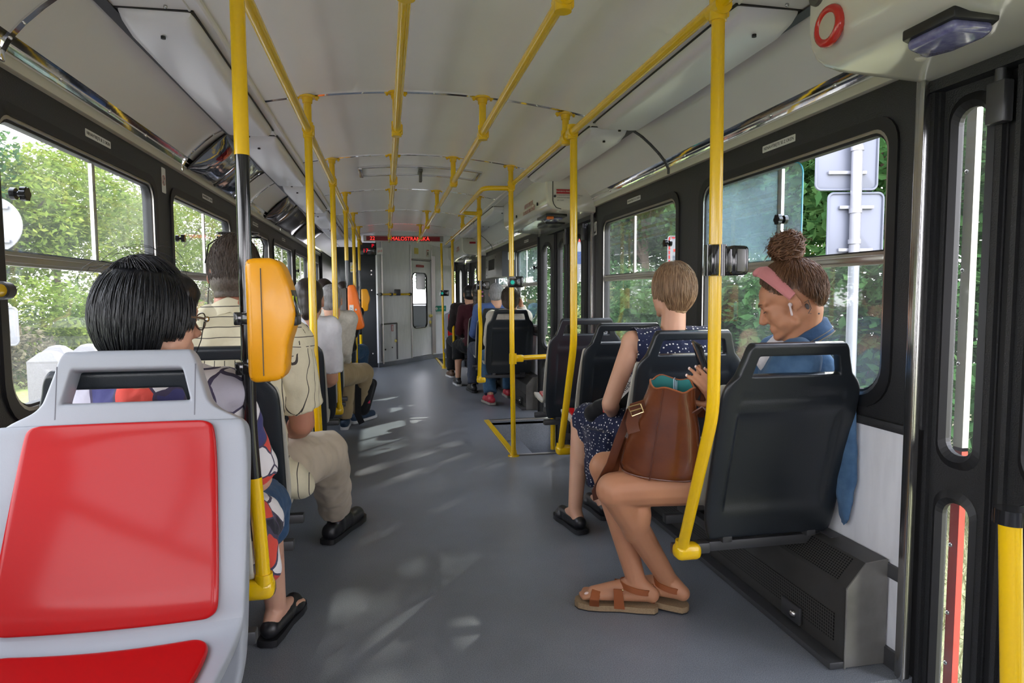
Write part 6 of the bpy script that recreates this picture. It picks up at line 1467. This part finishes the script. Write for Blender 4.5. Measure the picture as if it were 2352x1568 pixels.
mat('granite', (.20, .19, .185), .7, noise_=(80, (.16, .15, .145), .2), bump=(60, .2)); mat('sign back', (.125, .14, .175), .45, metal=.15); mat('sign white', (.24, .24, .25), .5); mat('post galvanised', (.28, .29, .32), .4, metal=.4); mat('bark', (.10, .07, .05), .9, bump=(12, .6)); mat('sign navy', (.03, .06, .16), .5)
def ground(name, x0, x1, y0, y1, z, m_):
    mb = MB(); mb.box(((x0+x1)/2, (y0+y1)/2, z-.05), (x1-x0, y1-y0, .1)); return struct(mb.build(name, m_, smooth=False))
ground('ground', -60, 60, -60, 90, GZ-.02, 'asphalt'); ground('ground_cobbles', -5.2, -1.3, -20, 60, GZ, 'cobbles')
ground('ground_lawn', -9.5, -5.3, -20, 70, GZ+.12, 'lawn'); ground('ground_verge', 2.2, 14, -15, 70, GZ+.10, 'dry grass')
mb = MB(); mb.box((-5.25, 20, GZ+.05), (.16, 80, .22), bev=.02); struct(mb.build('kerb', 'granite'))
def leaf_mat(name, cols, trans):
    m = bpy.data.materials.new(name); m.use_nodes = True; n = m.node_tree.nodes; L = m.node_tree.links; n.clear()
    o = n.new('ShaderNodeOutputMaterial'); d = n.new('ShaderNodeBsdfDiffuse'); tl = n.new('ShaderNodeBsdfTranslucent'); mx = n.new('ShaderNodeMixShader'); mx.inputs[0].default_value = trans
    t = n.new('ShaderNodeTexCoord'); nz = n.new('ShaderNodeTexNoise'); nz.inputs['Scale'].default_value = .9; nz.inputs['Detail'].default_value = 6; nz.inputs['Roughness'].default_value = .7; L.new(t.outputs['Object'], nz.inputs['Vector'])
    r = n.new('ShaderNodeValToRGB'); el = r.color_ramp.elements; el[0].position = .3; el[0].color = (*cols[0], 1); el[1].position = .7; el[1].color = (*cols[2], 1); q = el.new(.5); q.color = (*cols[1], 1)
    L.new(nz.outputs['Fac'], r.inputs[0]); L.new(r.outputs[0], d.inputs[0]); L.new(r.outputs[0], tl.inputs[0]); L.new(d.outputs[0], mx.inputs[1]); L.new(tl.outputs[0], mx.inputs[2]); L.new(mx.outputs[0], o.inputs[0]); MAT[name] = m
leaf_mat('leaf sunny', ((.07, .13, .022), (.17, .24, .045), (.34, .35, .09)), .35)
leaf_mat('leaf pale', ((.10, .15, .05), (.22, .27, .10), (.34, .34, .16)), .3)
leaf_mat('leaf deep', ((.022, .065, .022), (.045, .11, .035), (.085, .16, .05)), .3)
leaf_mat('leaf dull', ((.09, .08, .05), (.16, .14, .09), (.22, .20, .12)), .3)
def leaf_cloud(n_, lobes, size, rnd):
    """thousands of small folded leaves spread through overlapping lobes -> mesh data"""
    P = []; F = []
    tot = sum(l[3]*l[4]*l[5] for l in lobes)
    for (cx, cy, cz, rx, ry, rz) in lobes:
        for _ in range(int(n_*rx*ry*rz/tot)):
            d = V((rnd.gauss(0, 1), rnd.gauss(0, 1), rnd.gauss(0, 1))).normalized(); q = rnd.uniform(.35, 1)**.45
            c = V((cx+d.x*rx*q, cy+d.y*ry*q, cz+d.z*rz*q)); s = size*rnd.uniform(.5, 1.25)
            u = V((rnd.gauss(0, 1), rnd.gauss(0, 1), rnd.gauss(0, .6))).normalized(); w_ = u.cross(V((rnd.gauss(0, .5), rnd.gauss(0, .5), 1))).normalized(); nn_ = u.cross(w_)
            k = len(P); P += [c-u*s*.5, c+w_*s*.28+nn_*s*.06, c+u*s*.55, c-w_*s*.28+nn_*s*.06]; F.append((k, k+1, k+2, k+3))
    return P, F
def tree(name, label, base, h, rad, m_, n_, size, seed, trunk=True, group=None, squash=1.0):
    rnd = random.Random(seed); root = thing(name, label, 'tree' if trunk else 'bush', base, group)
    lobes = []
    for i in range(9 if trunk else 7):
        a = rnd.uniform(0, 6.28); q = rnd.uniform(0, .75)*rad; z = h*(rnd.uniform(.35, .88) if trunk else rnd.uniform(.15, .72)); s = rad*rnd.uniform(.38, .62)
        lobes.append((q*cos(a), q*sin(a)*squash, z, s, s*squash, min(s*.85, h-z)))
    P, F = leaf_cloud(n_, lobes, size, rnd); me = bpy.data.meshes.new('foliage'); me.from_pydata(P, [], F); o = bpy.data.objects.new('foliage', me); COL.objects.link(o); me.materials.append(MAT[m_]); o.parent = root
    q = MB()
    if trunk:
        q.tube([(0, 0, 0), (.08, .05, h*.3), (-.05, .1, h*.7)], [.16, .12, .05], 10)
        for l in lobes[:6]: q.tube([(.05, .06, h*.35), (l[0]*.5, l[1]*.5, (h*.35+l[2])/2), l[:3]], [.07, .05, .02], 7)
        q.build('trunk', 'bark', root)
    else:
        for l in lobes[:5]: q.tube([(l[0]*.2, l[1]*.2, 0), (l[0]*.6, l[1]*.6, l[2]*.6), l[:3]], [.03, .02, .008], 6)
        q.build('stem', 'bark', root)
    return root
rnd = random.Random(77)
left = [('leafy_tree', 'tall sunny tree outside the near left window', -11.5, 13, 7.0, 3.6, 'leaf sunny'), ('leafy_tree', 'dark-leaved tree behind the round sign on the left', -12.5, 17.5, 7.5, 3.4, 'leaf deep'), ('leafy_tree', 'yellow-green tree outside the second left window', -11, 21, 7, 3.6, 'leaf sunny'),
        ('leafy_tree', 'pale green tree outside the third left window', -12, 27, 7.5, 4, 'leaf pale'), ('leafy_tree', 'sunny tree far along the left side', -11, 34, 7, 4, 'leaf sunny'), ('leafy_tree', 'farthest pale tree along the left side', -11, 43, 8, 5, 'leaf pale'), ('leafy_tree', 'sunny tree straight ahead beyond the farthest left windows', -6.8, 50, 9, 4, 'leaf sunny'), ('leafy_tree', 'pale tree straight ahead, farthest along the left', -5.6, 62, 9, 4, 'leaf pale'), ('leafy_tree', 'sunny tree at the left edge of the view', -10.5, 8.5, 6.2, 3.2, 'leaf sunny'), ('leafy_tree', 'deep green tree between the near left trees', -14.5, 12, 8.5, 3.8, 'leaf deep')]
for i, (nm, lb, x, y, h, rd, m_) in enumerate(left): tree(nm, lb, (x, y, GZ+.1), h, rd, m_, 15000, .20, 100+i, True, 'trees beyond the left windows')
lb_b = ['sunny bush low outside the near left window', 'pale bush behind the granite bollards', 'grey-brown dry bush behind the black-haired person', 'sunny bush seen past the cropped-haired person', 'pale bush under the second left window', 'sunny bush under the third left window', 'dull bush far along the left lawn', 'pale bush at the left edge of the view', 'last sunny bush far along the left lawn']
for i, (x, y, h, rd, m_) in enumerate(((-8.4, 9.8, 2.6, 1.8, 'leaf sunny'), (-8.2, 12.4, 2.3, 1.7, 'leaf pale'), (-8.2, 15.0, 2.2, 1.7, 'leaf dull'), (-8.0, 17.8, 2.5, 1.9, 'leaf sunny'), (-8.2, 21, 2.3, 2.0, 'leaf pale'), (-8.2, 25, 2.5, 2.2, 'leaf sunny'), (-8.2, 30, 2.4, 2.4, 'leaf dull'), (-8.3, 7.2, 2.2, 1.6, 'leaf pale'), (-8, 36, 2.5, 2.6, 'leaf sunny'))):
    tree('garden_bush', lb_b[i], (x, y, GZ+.1), h, rd, m_, 7500, .15, 200+i, False, 'bushes on the left lawn')
right = [('deep green tree behind the sign posts on the right', 7.6, 6.0, 8.2, 3.1, 'leaf deep'), ('dark tree behind the denim-jacketed person', 8.2, 9.2, 8.2, 3.1, 'leaf deep'), ('tree outside the second right window', 7.8, 12.5, 8.2, 3.1, 'leaf deep'), ('yellowing tree seen past the short fair hair', 8.8, 15.8, 8.2, 3.1, 'leaf sunny'), ('tree outside the middle door', 8.0, 19.5, 8.2, 3.1, 'leaf deep'), ('tree past the middle door on the right', 8.4, 24, 8.2, 3.4, 'leaf deep'), ('distant tree on the right side', 8.2, 30, 8.8, 3.4, 'leaf deep'), ('farthest tree on the right side', 8, 38, 8.8, 3.4, 'leaf pale'), ('tree ahead beyond the farthest right windows', 5.4, 50, 9, 4, 'leaf pale'), ('tree farthest ahead on the right', 4.6, 63, 9, 4, 'leaf deep'), ('tree at the rear door on the right', 8.5, 2.6, 8.2, 3.1, 'leaf deep')]  # row height raised to keep the sun off the saloon floor
for i, (lb, x, y, h, rd, m_) in enumerate(right): tree('leafy_tree', lb, (x, y, GZ+.1), h, rd, m_, 15000, .195, 300+i, True, 'trees beyond the right windows')
for i, (x, y, h, rd) in enumerate(((11.5, 9, 10, 3.6), (12, 15, 11, 4.0), (12, 21.5, 11.5, 4.2), (12.5, 28, 12, 4.5), (12.5, 36, 12, 5))):  # tall trees added behind the hedge to block most of the sun
    tree('leafy_tree', ['high tree added behind the right hedge to block sun, nearest', 'high tree added to block sun, beside the second right window', 'high tree added to block sun, beside the middle door', 'high tree added to block sun, far back on the right', 'farthest high tree added to block sun on the right'][i], (x, y, GZ+.1), h, rd, 'leaf deep', 11000, .32, 500+i, True, 'trees beyond the right windows')
for i, (x, y, h, rd, m_) in enumerate(((5.6, 4.6, 2.5, 1.6, 'leaf deep'), (5.7, 7.2, 2.7, 1.7, 'leaf deep'), (5.6, 10, 2.6, 1.8, 'leaf deep'), (5.8, 13, 2.6, 1.9, 'leaf deep'), (5.7, 16.4, 2.6, 2.0, 'leaf pale'), (5.9, 20.5, 2.7, 2.3, 'leaf deep'), (6.0, 25.5, 2.8, 2.6, 'leaf deep'))):
    tree('hedge_bush', ['bush behind the sign posts on the right verge', 'bush behind the bent denim-jacketed person', 'bush outside the second right window', 'bush near the small red-bordered board', 'pale bush outside the middle door', 'bush past the middle door on the right', 'distant bush along the right verge'][i], (x, y, GZ+.1), h, rd, m_, 8500, .15, 400+i, False, 'bushes on the right verge')
# grass on the verge beside the rear door
P = []; F = []; rnd = random.Random(9)
for _ in range(9000):
    x, y = rnd.uniform(2.25, 5.2), rnd.uniform(.6, 5.5); a = rnd.uniform(0, 6.28); h = rnd.uniform(.05, .16); lx, ly = rnd.gauss(0, .06), rnd.gauss(0, .06); k = len(P); w_ = .006
    P += [V((x-w_*cos(a), y-w_*sin(a), GZ+.1)), V((x+w_*cos(a), y+w_*sin(a), GZ+.1)), V((x+lx, y+ly, GZ+.1+h))]; F.append((k, k+1, k+2))
me = bpy.data.meshes.new('verge_grass'); me.from_pydata(P, [], F); o = bpy.data.objects.new('verge_grass', me); COL.objects.link(o); me.materials.append(MAT['dry grass']); tag(o, 'dry pale grass on the verge seen through the rear door', 'grass', kind='stuff')
# bollards
for i, (x, y) in enumerate(((-4.0, 8.75), (-4.35, 9.75), (-4.05, 9.95), (-4.05, 10.9), (-4.05, 12.1))):
    q = MB(); q.prism([(-.17, -.17), (.17, -.17), (.17, .17), (-.17, .17)], 'Z', 0, 1.20, bev=.02); rr = lambda a, z: [V((-a, -a, z)), V((a, -a, z)), V((a, a, z)), V((-a, a, z))]
    q.rings([rr(.165, 1.19), rr(.165, 1.22), rr(.07, 1.32), rr(.02, 1.335)]); o = q.build('stone_bollard', 'granite', None, ang=25); o.location = (x, y, GZ)
    tag(o, ['nearest pale stone bollard, beside the grey seat top', 'pale stone bollard just behind the nearest one', 'pale stone bollard standing clear against the bushes', 'pale stone bollard beside the black hair', 'stone bollard hidden behind the black-haired head'][i], 'bollard', 'stone bollards')
# traffic signs seen from behind
def sign(label, x, y, w_, z0, z1, m_, round_=False, rails=True, marks=None, turn=0.):
    o = thing('traffic_sign', label, 'sign', (x, y, (z0+z1)/2)); h = z1-z0; q = MB()
    if round_: q.cyl((0, 0, 0), (0, .012, 0), w_/2, None, 40)
    else: q.prism(rounded_rect(-w_/2, w_/2, -h/2, h/2, .035), 'Y', 0, .012, bev=.002)
    q.build('plate', m_, o, ang=30)
    if not round_:
        q = MB(); rr = rounded_rect(-w_/2, w_/2, -h/2, h/2, .035); q.tube([(a, -.003, b_) for a, b_ in rr+rr[:1]], .008, 6, False); q.build('rim', m_, o)
    if rails:
        for z in (-h*.30, h*.30): q = MB(); q.box((0, -.012, z), (w_*(.62), .022, .022), bev=.003); q.build('mounting_rail', 'post galvanised', o)
    if marks: marks(o, h)
    o.rotation_euler = (0, 0, turn); return o
sign('large grey back of the upper road sign on the right post', 3.0, 3.88, .40, 1.80, 2.34, 'sign back', turn=radians(-12)); sign('grey back of the lower road sign on the right post', 3.06, 3.86, .36, 1.31, 1.775, 'sign back', turn=radians(-12))
o = thing('sign_post', 'galvanised post carrying the two grey sign backs', 'post', (3.03, 3.82, GZ)); q = MB(); q.cyl((0, 0, 0), (0, 0, 3.3), .034, None, 16); q.build('tube', 'post galvanised', o)
for z in (2.5, 2.9, 2.3): q = MB(); q.cyl((0, 0, z), (0, 0, z+.03), .040, None, 16); q.build('clamp', 'post galvanised', o)
def scribble(o, h):
    q = MB(); pts = [(.02, .05), (.02, .0), (.03, -.09), (.03, .06), (.07, .06), (.12, .02), (.13, -.05), (.10, -.10), (.06, -.075)]
    q.tube([(a, -.004, b_) for a, b_ in pts], .004, 6); q.tube([(-.09, -.004, .03), (-.09, -.004, -.03), (.02, -.004, -.03)], .004, 6); q.tube([(.045, -.004, -.03), (.085, -.004, -.028)], .006, 6); q.build('graffiti', 'grey ink', o)
sign('round pale sign back at the left edge', -3.03, 5.85, .44, 1.47, 1.91, 'sign white', True, True); sign('pale rectangular sign back with scrawled graffiti', -3.08, 5.87, .38, .74, 1.04, 'sign white', False, True, scribble)
o = thing('sign_post', 'post of the round sign at the left edge', 'post', (-3.14, 5.93, GZ)); q = MB(); q.cyl((0, 0, 0), (0, 0, 2.9), .03, None, 14); q.build('tube', 'post galvanised', o)
def dashes(o, h):
    q = MB()
    for k in range(7): q.box((-.205, -.002, -h*.44+k*h*.145), (.03, .004, .05)); 
    for k in range(4): q.box((-.14+k*.10, -.002, h*.455), (.05, .004, .025))
    q.build('red_dashes', 'red label', o, False); q = MB(); q.box((.02, -.002, .05), (.32, .004, .04), Quaternion((0, 1, 0), radians(-8))); q.build('red_band', 'red gloss', o, False)
    q = MB(); q.box((.02, -.002, -.11), (.34, .004, .12)); q.build('grey_panel', 'sign back', o, False)
sign('white board with red dashed border outside the second right window', 4.35, 9.15, .45, 1.50, 1.97, 'sign white', False, False, dashes)
o = thing('sign_post', 'post of the red-bordered board', 'post', (4.35, 9.19, GZ)); q = MB(); q.cyl((0, 0, 0), (0, 0, 2.6), .03, None, 14); q.build('tube', 'post galvanised', o)
def stop_marks(o, h):
    q = MB(); q.box((0, -.002, -h*.02), (.37, .004, .22)); q.build('dark_panel', 'sign navy', o, False); q = MB(); q.prism([(-.19, h*.30), (.19, h*.30), (.19, h*.46), (.1, h*.48), (-.1, h*.42)], 'Y', -.004, 0); q.build('red_arc', 'red gloss', o, False)
sign('tall white and navy stop board with red top outside the middle door', 3.4, 11.5, .42, 1.35, 2.25, 'sign white', False, False, stop_marks)
o = thing('sign_post', 'post of the stop board outside the middle door', 'post', (3.4, 11.55, GZ)); q = MB(); q.cyl((0, 0, 0), (0, 0, 2.9), .03, None, 14); q.build('tube', 'post galvanised', o)
bpy.data.scenes.remove(WORK)
